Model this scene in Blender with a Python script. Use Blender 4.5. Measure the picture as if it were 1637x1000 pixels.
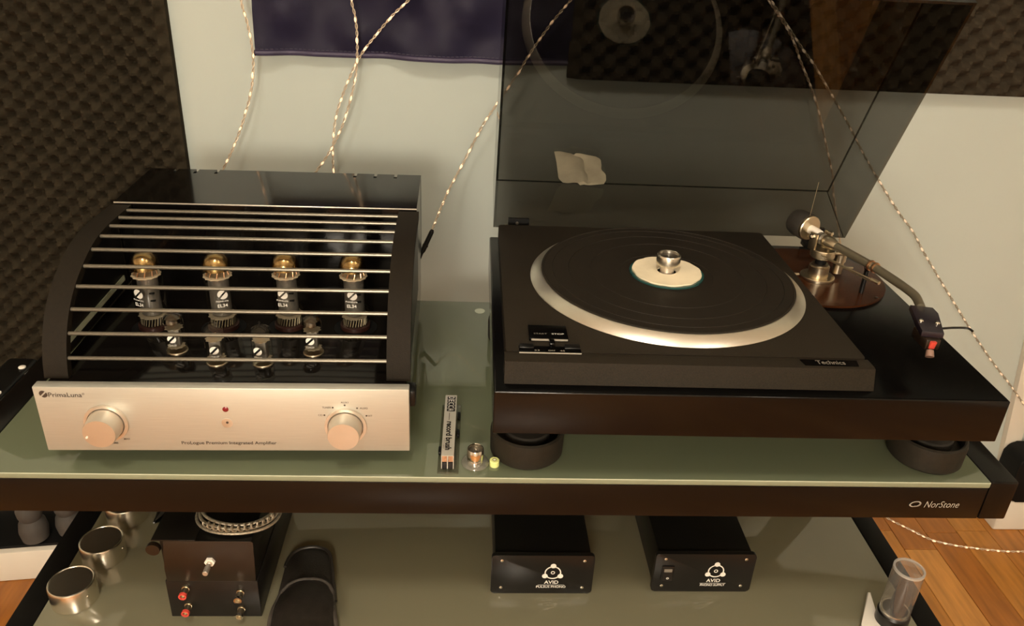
import bpy, bmesh, math, random
from mathutils import Vector, Matrix
random.seed(7)
for o in list(bpy.data.objects): bpy.data.objects.remove(o)
SC = bpy.context.scene
C = SC.collection
PI = math.pi

# ------------------------------------------------------------------ camera
cam = bpy.data.objects.new('camera', bpy.data.cameras.new('camera')); C.objects.link(cam)
cam.data.sensor_fit = 'HORIZONTAL'; cam.data.sensor_width = 36.0
cam.data.lens = 36.0 * 1292.15 / 1637.0
cam.data.clip_start = 0.02
_r = Vector((0.998, -0.0418, 0.047)).normalized(); _f = Vector((0.0587, 0.8879, -0.4564)).normalized()
_u = _r.cross(_f).normalized(); _r = _f.cross(_u)
cam.matrix_world = Matrix(((_r.x, _u.x, -_f.x, 0.4707), (_r.y, _u.y, -_f.y, -0.673), (_r.z, _u.z, -_f.z, 0.5401), (0, 0, 0, 1)))
SC.camera = cam

# ------------------------------------------------------------------ world, exposure
W = bpy.data.worlds.new('world'); SC.world = W; W.use_nodes = True
W.node_tree.nodes['Background'].inputs[0].default_value = (1.0, 0.86, 0.66, 1)
W.node_tree.nodes['Background'].inputs[1].default_value = 0.05
vs = SC.view_settings
vs.view_transform = 'Standard'; vs.look = 'None'; vs.gamma = 1.0; vs.use_curve_mapping = False
vs.exposure = 0.14
LAMPS = [((0.25, -0.90, 1.86), 0.17, 62.0), ((1.55, -1.0, 1.86), 0.15, 31.0)]   # ceiling lamps: place, radius, strength
FILL_LANTERN = ((0.22, -2.1, 0.62), 0.22, 58.0)      # fill light added behind the camera, shaped as a lantern; no such lamp known
LAMP_COLOUR = (1.0, 0.875, 0.71)

# ------------------------------------------------------------------ materials
MATS = {}
def principled(name):
    m = bpy.data.materials.new(name); m.use_nodes = True
    MATS[name] = m
    return m, m.node_tree, m.node_tree.nodes['Principled BSDF']
def mat(name, col, rough=0.5, metal=0.0, spec=0.5, coat=0.0, noise=None, bump=None, aniso=0.0, stretch=None):
    """noise=(scale, amount) varies the colour, bump=(scale, strength) adds fine relief."""
    m, nt, b = principled(name)
    b.inputs['Base Color'].default_value = (*col, 1); b.inputs['Roughness'].default_value = rough
    b.inputs['Metallic'].default_value = metal; b.inputs['Specular IOR Level'].default_value = spec
    b.inputs['Coat Weight'].default_value = coat; b.inputs['Coat Roughness'].default_value = 0.03
    b.inputs['Anisotropic'].default_value = aniso
    tc = nt.nodes.new('ShaderNodeTexCoord'); mp = nt.nodes.new('ShaderNodeMapping')
    nt.links.new(tc.outputs['Object'], mp.inputs[0])
    if stretch: mp.inputs['Scale'].default_value = stretch
    if noise:
        n = nt.nodes.new('ShaderNodeTexNoise'); n.inputs['Scale'].default_value = noise[0]; n.inputs['Detail'].default_value = 4
        nt.links.new(mp.outputs[0], n.inputs[0])
        r = nt.nodes.new('ShaderNodeMapRange'); r.inputs[1].default_value = 0.3; r.inputs[2].default_value = 0.7
        r.inputs[3].default_value = 1 - noise[1]; r.inputs[4].default_value = 1 + noise[1]
        nt.links.new(n.outputs[0], r.inputs[0])
        v = nt.nodes.new('ShaderNodeVectorMath'); v.operation = 'SCALE'; v.inputs[0].default_value = col
        nt.links.new(r.outputs[0], v.inputs['Scale']); nt.links.new(v.outputs[0], b.inputs['Base Color'])
    if bump:
        n = nt.nodes.new('ShaderNodeTexNoise'); n.inputs['Scale'].default_value = bump[0]; n.inputs['Detail'].default_value = 3
        nt.links.new(mp.outputs[0], n.inputs[0])
        bp = nt.nodes.new('ShaderNodeBump'); bp.inputs['Strength'].default_value = bump[1]; bp.inputs['Distance'].default_value = 0.001
        nt.links.new(n.outputs[0], bp.inputs['Height']); nt.links.new(bp.outputs[0], b.inputs['Normal'])
    return m
def emissive(name, col, strength):
    m, nt, b = principled(name)
    b.inputs['Base Color'].default_value = (*col, 1); b.inputs['Emission Color'].default_value = (*col, 1)
    b.inputs['Emission Strength'].default_value = strength
    return m
def thin_clear(name, tint, rough=0.0, f0=0.04, gain=1.0, glint=0.0):
    """A clear sheet: tinted straight-through light plus a Schlick mirror reflection."""
    m = bpy.data.materials.new(name); m.use_nodes = True; MATS[name] = m
    nt = m.node_tree; nt.nodes.clear()
    out = nt.nodes.new('ShaderNodeOutputMaterial'); mix = nt.nodes.new('ShaderNodeMixShader')
    tr = nt.nodes.new('ShaderNodeBsdfTransparent'); tr.inputs[0].default_value = (*tint, 1)
    gl = nt.nodes.new('ShaderNodeBsdfGlossy'); gl.inputs['Roughness'].default_value = rough
    lw = nt.nodes.new('ShaderNodeLayerWeight'); lw.inputs[0].default_value = 0.5
    p = nt.nodes.new('ShaderNodeMath'); p.operation = 'POWER'; p.inputs[1].default_value = 5
    ma = nt.nodes.new('ShaderNodeMath'); ma.operation = 'MULTIPLY_ADD'; ma.inputs[1].default_value = (1 - f0) * gain; ma.inputs[2].default_value = f0 * gain
    nt.links.new(lw.outputs['Facing'], p.inputs[0]); nt.links.new(p.outputs[0], ma.inputs[0]); nt.links.new(ma.outputs[0], mix.inputs[0])
    nt.links.new(tr.outputs[0], mix.inputs[1]); nt.links.new(gl.outputs[0], mix.inputs[2])
    if glint:  # pale diffuse share stands in for light caught by the plastic
        df = nt.nodes.new('ShaderNodeBsdfDiffuse'); df.inputs[0].default_value = (0.8, 0.78, 0.74, 1)
        hz = nt.nodes.new('ShaderNodeMixShader'); hz.inputs[0].default_value = glint
        nt.links.new(mix.outputs[0], hz.inputs[1]); nt.links.new(df.outputs[0], hz.inputs[2]); nt.links.new(hz.outputs[0], out.inputs[0])
    else: nt.links.new(mix.outputs[0], out.inputs[0])
    return m
def frosted(name, col, trans=0.45, rough=0.03):
    """Satin glass: a diffusing, light-passing body under a smooth reflecting face."""
    m = bpy.data.materials.new(name); m.use_nodes = True; MATS[name] = m
    nt = m.node_tree; nt.nodes.clear()
    out = nt.nodes.new('ShaderNodeOutputMaterial'); m1 = nt.nodes.new('ShaderNodeMixShader'); m2 = nt.nodes.new('ShaderNodeMixShader')
    d = nt.nodes.new('ShaderNodeBsdfDiffuse'); t = nt.nodes.new('ShaderNodeBsdfTranslucent'); g = nt.nodes.new('ShaderNodeBsdfGlossy')
    d.inputs[0].default_value = (*col, 1); t.inputs[0].default_value = (*[min(1, c * 1.6) for c in col], 1); g.inputs['Roughness'].default_value = rough
    m1.inputs[0].default_value = trans
    lw = nt.nodes.new('ShaderNodeLayerWeight'); lw.inputs[0].default_value = 0.5
    p = nt.nodes.new('ShaderNodeMath'); p.operation = 'POWER'; p.inputs[1].default_value = 4
    ma = nt.nodes.new('ShaderNodeMath'); ma.operation = 'MULTIPLY_ADD'; ma.inputs[1].default_value = 0.91; ma.inputs[2].default_value = 0.085
    nt.links.new(lw.outputs['Facing'], p.inputs[0]); nt.links.new(p.outputs[0], ma.inputs[0]); nt.links.new(ma.outputs[0], m2.inputs[0])
    nt.links.new(d.outputs[0], m1.inputs[1]); nt.links.new(t.outputs[0], m1.inputs[2]); nt.links.new(m1.outputs[0], m2.inputs[1]); nt.links.new(g.outputs[0], m2.inputs[2])
    nt.links.new(m2.outputs[0], out.inputs[0])
    return m

mat('wall_paint', (0.45, 0.50, 0.47), 0.75, noise=(3.0, 0.03), bump=(220, 0.06))
mat('white_paint', (0.66, 0.62, 0.54), 0.5, noise=(8, 0.04))
mat('ceiling_paint', (0.62, 0.58, 0.50), 0.8, noise=(3, 0.02))
mat('room_paint', (0.60, 0.56, 0.48), 0.8, noise=(3, 0.04))
mat('foam', (0.030, 0.024, 0.015), 0.95, spec=0.1, noise=(60, 0.25), bump=(700, 0.5))
mat('foam_brown', (0.038, 0.030, 0.020), 0.95, spec=0.1, noise=(60, 0.2), bump=(700, 0.4))
for i, c in enumerate([(0.39, 0.155, 0.028), (0.50, 0.225, 0.052), (0.33, 0.120, 0.020), (0.42, 0.175, 0.032)]):
    mat('oak_%d' % i, c, 0.34, noise=(9, 0.22), bump=(60, 0.08), stretch=(9, 1, 9))
mat('gap_dark', (0.05, 0.022, 0.008), 0.8, noise=(20, 0.1))
mat('gloss_black', (0.0030, 0.0026, 0.0024), 0.13, spec=0.30, noise=(5, 0.1))
mat('plinth_black', (0.0020, 0.0018, 0.0017), 0.22, spec=0.05, noise=(5, 0.1))
mat('beam_black', (0.0045, 0.0036, 0.003), 0.20, spec=0.28, noise=(5, 0.1))
mat('rail_black', (0.004, 0.0036, 0.0032), 0.45, spec=0.12, noise=(40, 0.15))
mat('satin_black', (0.0075, 0.0065, 0.0055), 0.38, spec=0.35, noise=(40, 0.15), bump=(900, 0.1))
mat('cage_black', (0.0125, 0.0095, 0.0060), 0.62, spec=0.14, noise=(300, 0.15), bump=(1500, 0.25))
mat('deck_black', (0.0150, 0.0110, 0.0060), 0.60, spec=0.22, noise=(700, 0.35), bump=(1600, 0.5))
mat('rubber', (0.022, 0.019, 0.015), 0.72, spec=0.3, noise=(200, 0.15), bump=(500, 0.15))
mat('mat_rubber', (0.014, 0.0110, 0.007), 0.62, spec=0.25, noise=(90, 0.12), bump=(800, 0.1))
mat('foot_rubber', (0.018, 0.015, 0.010), 0.6, spec=0.25, noise=(150, 0.15), bump=(500, 0.2))
mat('deep_black', (0.002, 0.002, 0.002), 0.6, spec=0.2, noise=(20, 0.1))
mat('box_black', (0.0035, 0.0033, 0.003), 0.35, spec=0.4, noise=(60, 0.1), bump=(900, 0.1))
mat('face_black', (0.007, 0.0065, 0.006), 0.30, spec=0.4, noise=(60, 0.1))
mat('brown_black', (0.013, 0.0075, 0.004), 0.32, spec=0.5, noise=(50, 0.1))
mat('brushed', (0.55, 0.545, 0.49), 0.40, metal=0.6, noise=(30, 0.05), bump=(120, 0.10), stretch=(1, 8, 60))
mat('knob_metal', (0.66, 0.60, 0.52), 0.36, metal=0.8, noise=(50, 0.03))
mat('rim_metal', (0.82, 0.78, 0.69), 0.34, metal=1.0, noise=(40, 0.03))
mat('steel', (0.80, 0.75, 0.65), 0.25, metal=1.0, noise=(40, 0.04))
mat('chrome', (0.80, 0.76, 0.68), 0.07, metal=1.0, noise=(40, 0.02))
mat('champagne', (0.62, 0.54, 0.40), 0.30, metal=1.0, noise=(40, 0.05))
mat('arm_metal', (0.20, 0.175, 0.12), 0.42, metal=0.7, noise=(80, 0.06))
mat('copper', (0.60, 0.34, 0.20), 0.28, metal=1.0, noise=(60, 0.05))
mat('bar_metal', (0.15, 0.135, 0.105), 0.32, metal=0.6, noise=(60, 0.05))
mat('amp_gloss', (0.005, 0.0042, 0.0035), 0.09, spec=0.26, noise=(12, 0.1))
mat('armboard', (0.040, 0.0125, 0.004), 0.20, spec=0.30, noise=(50, 0.12), bump=(400, 0.03))
mat('cloth_cream', (0.42, 0.38, 0.28), 0.9, spec=0.1, noise=(40, 0.12), bump=(300, 0.4))
mat('felt', (0.78, 0.70, 0.52), 0.9, spec=0.1, noise=(25, 0.08), bump=(120, 0.4))
mat('teal_glass', (0.02, 0.07, 0.065), 0.15, noise=(20, 0.1))
mat('ink_dark', (0.045, 0.03, 0.02), 0.6, noise=(20, 0.05))
mat('ink_white', (0.80, 0.78, 0.72), 0.6, noise=(20, 0.03))
mat('ink_grey', (0.34, 0.31, 0.26), 0.5, noise=(20, 0.03))
mat('ink_dim', (0.20, 0.18, 0.15), 0.5, noise=(20, 0.03))
mat('purple_cloth', (0.030, 0.026, 0.062), 0.50, spec=0.28, noise=(14, 0.15), bump=(900, 0.2))
mat('purple_hem', (0.044, 0.035, 0.075), 0.5, noise=(40, 0.15), bump=(600, 0.5))
mat('brown_base', (0.020, 0.006, 0.004), 0.4, noise=(40, 0.1))
mat('tube_plate', (0.16, 0.15, 0.135), 0.45, metal=0.6, noise=(90, 0.15))
mat('mica_dim', (0.30, 0.26, 0.19), 0.45, metal=0.3, noise=(60, 0.12))
mat('mica', (0.60, 0.51, 0.37), 0.5, noise=(60, 0.12))
mat('getter', (0.33, 0.22, 0.085), 0.24, metal=1.0, noise=(40, 0.3))
mat('getter_dark', (0.14, 0.12, 0.10), 0.10, metal=1.0, noise=(40, 0.2))
mat('leather', (0.020, 0.016, 0.012), 0.42, spec=0.7, noise=(120, 0.2), bump=(700, 0.35))
mat('leather_flap_lit', (0.040, 0.033, 0.026), 0.38, spec=0.7, noise=(120, 0.2), bump=(700, 0.3))  # paler copy of the leather: light on the flap put into its colour
mat('leather_edge', (0.065, 0.055, 0.045), 0.6, noise=(120, 0.2), bump=(700, 0.3))
mat('paper', (0.70, 0.62, 0.40), 0.7, noise=(30, 0.05))
mat('plastic_white', (0.80, 0.76, 0.68), 0.4, noise=(20, 0.02))
mat('brush_silver', (0.52, 0.50, 0.43), 0.45, metal=0.2, noise=(60, 0.05))
mat('bristle', (0.42, 0.22, 0.12), 0.8, noise=(300, 0.3), bump=(900, 0.5))
mat('bristle_black', (0.006, 0.005, 0.006), 0.7, noise=(300, 0.2), bump=(900, 0.5))
mat('red_plastic', (0.62, 0.07, 0.05), 0.35, noise=(30, 0.05))
mat('led_red', (0.20, 0.015, 0.02), 0.15, noise=(30, 0.05))
mat('level_liquid', (0.80, 0.86, 0.34), 0.25, noise=(30, 0.05))
mat('cable_silver', (0.42, 0.38, 0.30), 0.38, metal=0.7, noise=(400, 0.3), bump=(1200, 0.5))
mat('wire_copper', (0.66, 0.55, 0.42), 0.35, metal=0.45, noise=(80, 0.1))
mat('grey_object', (0.055, 0.050, 0.045), 0.7, noise=(30, 0.15), bump=(150, 0.2))
mat('orange_cloth', (0.30, 0.11, 0.025), 0.8, noise=(20, 0.1))
mat('cartridge_clear', (0.20, 0.12, 0.09), 0.2, noise=(60, 0.1))
mat('violet_black', (0.012, 0.008, 0.014), 0.35, noise=(60, 0.1))
thin_clear('smoked', (0.46, 0.455, 0.44), 0.0, 0.042, 1.0)
thin_clear('tube_glass', (0.95, 0.94, 0.91), 0.02, 0.045)
thin_clear('clear_plastic', (0.90, 0.89, 0.87), 0.06, 0.07, 1.3)
thin_clear('glint_plastic', (0.90, 0.89, 0.87), 0.08, 0.07, 1.5, glint=0.07)
thin_clear('glint_rim', (0.88, 0.87, 0.84), 0.10, 0.08, 1.6, glint=0.32)  # rim highlight of the clear tube put into a whiter mix
frosted('shelf_glass', (0.235, 0.270, 0.175), 0.52, 0.03)
frosted('shelf_glass_low', (0.25, 0.24, 0.16), 0.42, 0.04)
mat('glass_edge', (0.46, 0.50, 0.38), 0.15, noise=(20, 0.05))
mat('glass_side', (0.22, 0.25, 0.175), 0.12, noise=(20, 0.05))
emissive('lamp_light', LAMP_COLOUR, 1.0)
emissive('bulb_glow', (1.0, 0.66, 0.40), 1.0)
emissive('bulb_faint', (0.85, 0.68, 0.50), 0.30)

# ------------------------------------------------------------------ mesh helpers
def finish(bm, smooth=True, angle=0.6):
    bmesh.ops.recalc_face_normals(bm, faces=bm.faces)
    for f in bm.faces: f.smooth = smooth
    if smooth:
        for e in bm.edges:
            e.smooth = not (len(e.link_faces) == 2 and e.calc_face_angle(0) > angle)
    return bm
def mesh_of(name, bm, m):
    me = bpy.data.meshes.new(name); finish(bm); bm.to_mesh(me); bm.free()
    if m: me.materials.append(MATS[m] if isinstance(m, str) else m)
    return me
def obj(name, bm, m, parent=None):
    me = bm if isinstance(bm, bpy.types.Mesh) else mesh_of(name, bm, m)
    o = bpy.data.objects.new(name, me); C.objects.link(o); o.parent = parent
    return o
def tag(o, label=None, cat=None, group=None, kind=None):
    if label: o['label'] = label
    if cat: o['category'] = cat
    if group: o['group'] = group
    if kind: o['kind'] = kind
    return o
def thing(name, label, cat, loc=(0, 0, 0), rz=0, group=None):
    o = bpy.data.objects.new(name, None); C.objects.link(o); o.location = loc; o.rotation_euler = (0, 0, rz)
    o.empty_display_size = 0.02
    return tag(o, label, cat, group)
def BM(): return bmesh.new()
def box(bm, x0, x1, y0, y1, z0, z1, bev=0.0, seg=2):
    r = bmesh.ops.create_cube(bm, size=1.0)
    for v in r['verts']:
        v.co = Vector(((x0 + x1) / 2 + v.co.x * (x1 - x0), (y0 + y1) / 2 + v.co.y * (y1 - y0), (z0 + z1) / 2 + v.co.z * (z1 - z0)))
    if bev:
        es = list({e for v in r['verts'] for e in v.link_edges})
        bmesh.ops.bevel(bm, geom=es, offset=bev, segments=seg, affect='EDGES', profile=0.5)
    return bm
def bx(*a, **k): return box(BM(), *a, **k)
def lathe(bm, prof, n=32, cen=(0, 0, 0), mat4=None):
    """prof: (r, z) from bottom to top; capped where r is 0 or at the ends."""
    rings = []
    M = mat4 if mat4 is not None else Matrix.Translation(cen)
    for r, z in prof:
        if r < 1e-7: rings.append([bm.verts.new(M @ Vector((0, 0, z)))])
        else: rings.append([bm.verts.new(M @ Vector((r * math.cos(2 * PI * i / n), r * math.sin(2 * PI * i / n), z))) for i in range(n)])
    for a, b in zip(rings, rings[1:]):
        for i in range(n):
            j = (i + 1) % n
            if len(a) == 1 and len(b) == 1: continue
            if len(a) == 1: bm.faces.new((a[0], b[i], b[j]))
            elif len(b) == 1: bm.faces.new((a[i], a[j], b[0]))
            else: bm.faces.new((a[i], a[j], b[j], b[i]))
    if len(rings[0]) > 1: bm.faces.new(rings[0][::-1])
    if len(rings[-1]) > 1: bm.faces.new(rings[-1])
    return bm
def lt(prof, n=32, cen=(0, 0, 0), mat4=None): return lathe(BM(), prof, n, cen, mat4)
def ring(bm, r0, r1, z0, z1, n=48, cen=(0, 0, 0), mat4=None):
    M = mat4 if mat4 is not None else Matrix.Translation(cen)
    q = []
    for r, z in ((r0, z0), (r1, z0), (r1, z1), (r0, z1)):
        q.append([bm.verts.new(M @ Vector((r * math.cos(2 * PI * i / n), r * math.sin(2 * PI * i / n), z))) for i in range(n)])
    for k in range(4):
        a, b = q[k], q[(k + 1) % 4]
        for i in range(n):
            j = (i + 1) % n; bm.faces.new((a[i], a[j], b[j], b[i]))
    return bm
def align(p, d, roll=0.0):
    """matrix at p whose local Z points along d"""
    d = Vector(d).normalized(); q = d.to_track_quat('Z', 'Y')
    return Matrix.Translation(p) @ q.to_matrix().to_4x4() @ Matrix.Rotation(roll, 4, 'Z')
def tube(bm, pts, r, n=8, cap=True):
    pts = [Vector(p) for p in pts]; rs = r if isinstance(r, (list, tuple)) else [r] * len(pts)
    rings = []; prev = None
    for i, p in enumerate(pts):
        t = (pts[min(i + 1, len(pts) - 1)] - pts[max(i - 1, 0)]).normalized()
        if prev is None:
            a = Vector((0, 0, 1)) if abs(t.z) < 0.9 else Vector((1, 0, 0))
            nrm = t.cross(a).normalized()
        else: nrm = (prev - t * prev.dot(t)).normalized()
        prev = nrm; bn = t.cross(nrm)
        rings.append([bm.verts.new(p + (nrm * math.cos(2 * PI * k / n) + bn * math.sin(2 * PI * k / n)) * rs[i]) for k in range(n)])
    for a, b in zip(rings, rings[1:]):
        for k in range(n):
            j = (k + 1) % n; bm.faces.new((a[k], a[j], b[j], b[k]))
    if cap: bm.faces.new(rings[0][::-1]); bm.faces.new(rings[-1])
    return bm
def tb(*a, **k): return tube(BM(), *a, **k)
def prism(bm, poly, a0, a1, axis='z', bev=0.0):
    """poly in the other two axes (x: (y,z), y: (x,z), z: (x,y)), extruded from a0 to a1"""
    def P(p, a): return {'x': (a, p[0], p[1]), 'y': (p[0], a, p[1]), 'z': (p[0], p[1], a)}[axis]
    lo = [bm.verts.new(P(p, a0)) for p in poly]; hi = [bm.verts.new(P(p, a1)) for p in poly]
    fs = [bm.faces.new(lo[::-1]), bm.faces.new(hi)]
    for i in range(len(poly)):
        j = (i + 1) % len(poly); fs.append(bm.faces.new((lo[i], lo[j], hi[j], hi[i])))
    if bev:
        es = list({e for f in fs[:2] for e in f.edges})
        bmesh.ops.bevel(bm, geom=es, offset=bev, segments=2, affect='EDGES', profile=0.5)
    return bm
def pr(*a, **k): return prism(BM(), *a, **k)
def round_rect(x0, x1, y0, y1, r, n=5):
    out = []
    for cx, cy, a in ((x1 - r, y1 - r, 0), (x0 + r, y1 - r, PI / 2), (x0 + r, y0 + r, PI), (x1 - r, y0 + r, 1.5 * PI)):
        for k in range(n + 1): out.append((cx + r * math.cos(a + k * PI / 2 / n), cy + r * math.sin(a + k * PI / 2 / n)))
    return out
def spline(pts, n):
    """Catmull-Rom through pts, n samples per span"""
    P = [Vector(p) for p in pts]; out = []
    for i in range(len(P) - 1):
        p0, p1, p2, p3 = P[max(i - 1, 0)], P[i], P[i + 1], P[min(i + 2, len(P) - 1)]
        for k in range(n):
            t = k / n
            out.append(0.5 * ((2 * p1) + (p2 - p0) * t + (2 * p0 - 5 * p1 + 4 * p2 - p3) * t * t + (3 * p1 - p0 - 3 * p2 + p3) * t ** 3))
    out.append(P[-1]); return out
FRONT = Matrix(((1, 0, 0, 0), (0, 0, -1, 0), (0, 1, 0, 0), (0, 0, 0, 1)))       # text plane XY -> faces -Y
def text(name, s, width, height, place, m, parent, bold=0.0, align_x='CENTER', shear=0.0):
    """flat lettering fitted to width x height, centred, then placed by the matrix `place`"""
    cu = bpy.data.curves.new('lettering', 'FONT'); cu.body = s; cu.size = 1.0; cu.offset = bold; cu.shear = shear; cu.resolution_u = 3
    t = bpy.data.objects.new('lettering', cu); C.objects.link(t)
    dg = bpy.context.evaluated_depsgraph_get()
    me = bpy.data.meshes.new_from_object(t.evaluated_get(dg)); bpy.data.objects.remove(t); bpy.data.curves.remove(cu)
    xs = [v.co.x for v in me.vertices]; ys = [v.co.y for v in me.vertices]
    x0, x1, y0, y1 = min(xs), max(xs), min(ys), max(ys)
    sx = width / (x1 - x0); sy = height / (y1 - y0)
    me.transform(place @ Matrix.Diagonal((sx, sy, 1, 1)) @ Matrix.Translation((-(x0 + x1) / 2, -(y0 + y1) / 2, 0)))
    me.materials.clear(); me.materials.append(MATS[m]); me.name = name
    o = bpy.data.objects.new(name, me); C.objects.link(o); o.parent = parent
    return o
def on_front(x, y, z): return Matrix.Translation((x, y, z)) @ FRONT
def flat_poly(poly, place):
    bm = BM(); bm.faces.new([bm.verts.new(place @ Vector((p[0], p[1], 0))) for p in poly]); return bm
def circ(cx, cy, r, n=24): return [(cx + r * math.cos(2 * PI * k / n), cy + r * math.sin(2 * PI * k / n)) for k in range(n)]

# ================================================================== the room
FZ, CZ, WY = -0.56, 1.90, 0.615
XL, XR, YF = -1.6, 2.6, -2.6
def struct(name, bm, m, label, cat): return tag(obj(name, bm, m), label, cat, kind='structure')
struct('wall_back', bx(XL, XR, WY, WY + 0.08, FZ - 0.02, CZ), 'wall_paint', 'pale grey green painted wall behind the amplifier and turntable', 'wall')
struct('wall_left', bx(XL - 0.08, XL, YF, WY + 0.08, FZ - 0.02, CZ), 'room_paint', 'plain painted wall at the left of the room', 'wall')
struct('wall_right', bx(XR, XR + 0.08, YF, WY + 0.08, FZ - 0.02, CZ), 'room_paint', 'plain painted wall at the right of the room', 'wall')
struct('wall_front', bx(XL, XR, YF - 0.08, YF, FZ - 0.02, CZ), 'room_paint', 'plain painted wall facing the hi-fi stand', 'wall')
struct('ceiling', bx(XL, XR, YF, WY, CZ, CZ + 0.05), 'ceiling_paint', 'plain off-white ceiling over the room', 'ceiling')
fl = struct('floor', bx(XL, XR, YF, WY, FZ - 0.05, FZ - 0.012), 'gap_dark', 'warm orange oak strip floor', 'floor')
PW, PL, PX0 = 0.0670, 0.92, 1.3432
pm = []
for i in range(4):
    pm.append(mesh_of('plank', bx(0.0006, PW - 0.0006, 0.0006, PL - 0.0006, -0.012, 0, bev=0.0008, seg=1), 'oak_%d' % i))
k0 = math.floor((XL - PX0) / PW) + 1; k1 = math.floor((XR - PX0) / PW)
for k in range(k0, k1):
    off = 0.492 - PL if k == 0 else (random.random() * PL) - 0.4
    y = off
    while y > YF: y -= PL
    while y < WY:
        a, b = max(y, YF), min(y + PL, WY)
        if b - a > 0.02:
            idx = 1 if (k == 0 and y < 0.3) else random.choice((0, 2, 3, 0))
            full = b - a > PL - 1e-6
            me = pm[idx] if full else mesh_of('plank', bx(0.0006, PW - 0.0006, 0.0006, b - a - 0.0006, -0.012, 0, bev=0.0008, seg=1), 'oak_%d' % idx)
            o = obj('plank', me, None, fl); o.location = (PX0 + k * PW, a, FZ)
        y += PL
struct('baseboard_left', bx(XL, 1.0, WY - 0.014, WY, FZ, FZ + 0.07, bev=0.003), 'white_paint', 'white baseboard along the back wall behind the stand', 'baseboard')
wb = obj('skirting_block', bx(1.556, 2.05, 0.548, 0.6145, FZ, -0.4855, bev=0.004), 'white_paint')
tag(wb, 'white painted skirting block on the floor at the right edge', 'block')
bb = obj('black_case', pr(round_rect(1.556, 2.02, -0.4850, -0.375, 0.02), 0.545, 0.600, 'y', bev=0.004), 'deep_black')
tag(bb, 'black case standing on the white skirting block at right', 'case')
lp = BM(); prism(lp, [(1.570, -0.484), (1.598, -0.484), (1.560, -0.10), (1.515, -0.10)], 0.6015, 0.6145, 'y')
tag(obj('leaning_board', lp, 'white_paint'), 'narrow white wooden board leaning on the wall at the right edge', 'board')

# ceiling lamps (the light of the place)
for i, (p, r, s) in enumerate(LAMPS):
    L = thing('ceiling_lamp', ['round warm ceiling lamp over the amplifier', 'smaller round ceiling lamp over the right of the room'][i], 'lamp', (p[0], p[1], 0))
    obj('lamp_base', lt([(r * 1.06, CZ - 0.02), (r * 1.06, CZ - 0.001)], 40), 'white_paint', L)
    m = emissive('lamp_light_%d' % i, LAMP_COLOUR, s)
    obj('lamp_shade', lt([(0, p[2] - 0.01), (r * 0.7, p[2] - 0.004), (r, p[2] + 0.02)], 40), m, L)

p, r, s = FILL_LANTERN
L = thing('fill_lantern', 'added fill light shaped as a round lantern on a pole behind the camera', 'lamp', (p[0], p[1], FZ))
obj('lamp_foot', lt([(0.13, 0.0), (0.13, 0.012), (0.02, 0.02)], 40), 'satin_black', L)
obj('pole', lt([(0.009, 0.02), (0.009, p[2] - FZ - r * 0.96)], 16), 'satin_black', L)
m = emissive('fill_light', LAMP_COLOUR, s)
obj('lamp_shade', lt([(r * math.sin(PI * k / 16) if 0 < k < 16 else 0, p[2] - FZ - r * math.cos(PI * k / 16)) for k in range(17)], 32), m, L)

# ================================================================== acoustic foam
def foam(name, x0, x1, z0, z1, yb, base, amp, px, pz, m, label, ph=0.0, step=0.0036):
    bm = BM(); nx = int((x1 - x0) / step); nz = int((z1 - z0) / step)
    g = []
    for j in range(nz + 1):
        row = []
        for i in range(nx + 1):
            x = x0 + (x1 - x0) * i / nx; z = z0 + (z1 - z0) * j / nz
            h = math.cos(2 * PI * x / px + ph) * math.cos(2 * PI * z / pz)
            h = 0.5 + 0.5 * h
            edge = min(1.0, (x1 - x) / 0.018, (x - x0) / 0.018, 1.0)
            row.append(bm.verts.new((x, yb - base - amp * h * max(0.25, edge), z)))
        g.append(row)
    for j in range(nz):
        for i in range(nx): bm.faces.new((g[j][i], g[j][i + 1], g[j + 1][i + 1], g[j + 1][i]))
    # sides back to the wall
    rim = g[0] + [r[-1] for r in g[1:]] + g[-1][-2::-1] + [r[0] for r in g[-2:0:-1]]
    bk = [bm.verts.new((v.co.x, yb, v.co.z)) for v in rim]
    for i in range(len(rim)):
        j = (i + 1) % len(rim); bm.faces.new((rim[i], rim[j], bk[j], bk[i]))
    return tag(obj(name, bm, m), label, 'foam panel')
foam('acoustic_foam', -0.70, 0.0235, -0.40, 0.62, WY - 0.0005, 0.010, 0.026, 0.0322, 0.0280, 'foam', 'dark egg-crate acoustic foam panel on the wall behind the amplifier')
foam('acoustic_foam', 0.6210, 1.90, 0.2960, 0.66, WY - 0.0005, 0.010, 0.022, 0.036, 0.032, 'foam_brown', 'brown egg-crate acoustic foam panel on the wall above the turntable', step=0.0042)

# ================================================================== purple banner
bn = thing('hanging_banner', 'dark purple satin banner with stitched hem hanging on the wall', 'banner', (0.387, 0.598, 0.3085))
def banner_y(x, z):
    return -0.0045 * math.sin(x * 21 + z * 9) - 0.0042 * math.sin(x * 47 - z * 40 + 1.0) - 0.0026 * math.sin(x * 18 + z * 75) - 0.0016 * math.sin(x * 90 + z * 55 + 2)
b = BM(); nx, nz = 90, 50; g = []
for j in range(nz + 1):
    row = []
    for i in range(nx + 1):
        x = -0.236 + 0.472 * i / nx; z = 0.012 + 0.36 * j / nz
        row.append(b.verts.new((x, banner_y(x, z), z)))
    g.append(row)
for j in range(nz):
    for i in range(nx): b.faces.new((g[j][i], g[j][i + 1], g[j + 1][i + 1], g[j + 1][i]))
r = bmesh.ops.solidify(b, geom=list(b.faces), thickness=0.0015)
obj('cloth', b, 'purple_cloth', bn)
obj('hem', tb([(-0.237 + 0.474 * i / 60, banner_y(-0.237 + 0.474 * i / 60, 0.01) - 0.0006, 0.0085) for i in range(61)], 0.0042, 8), 'purple_hem', bn)
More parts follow.
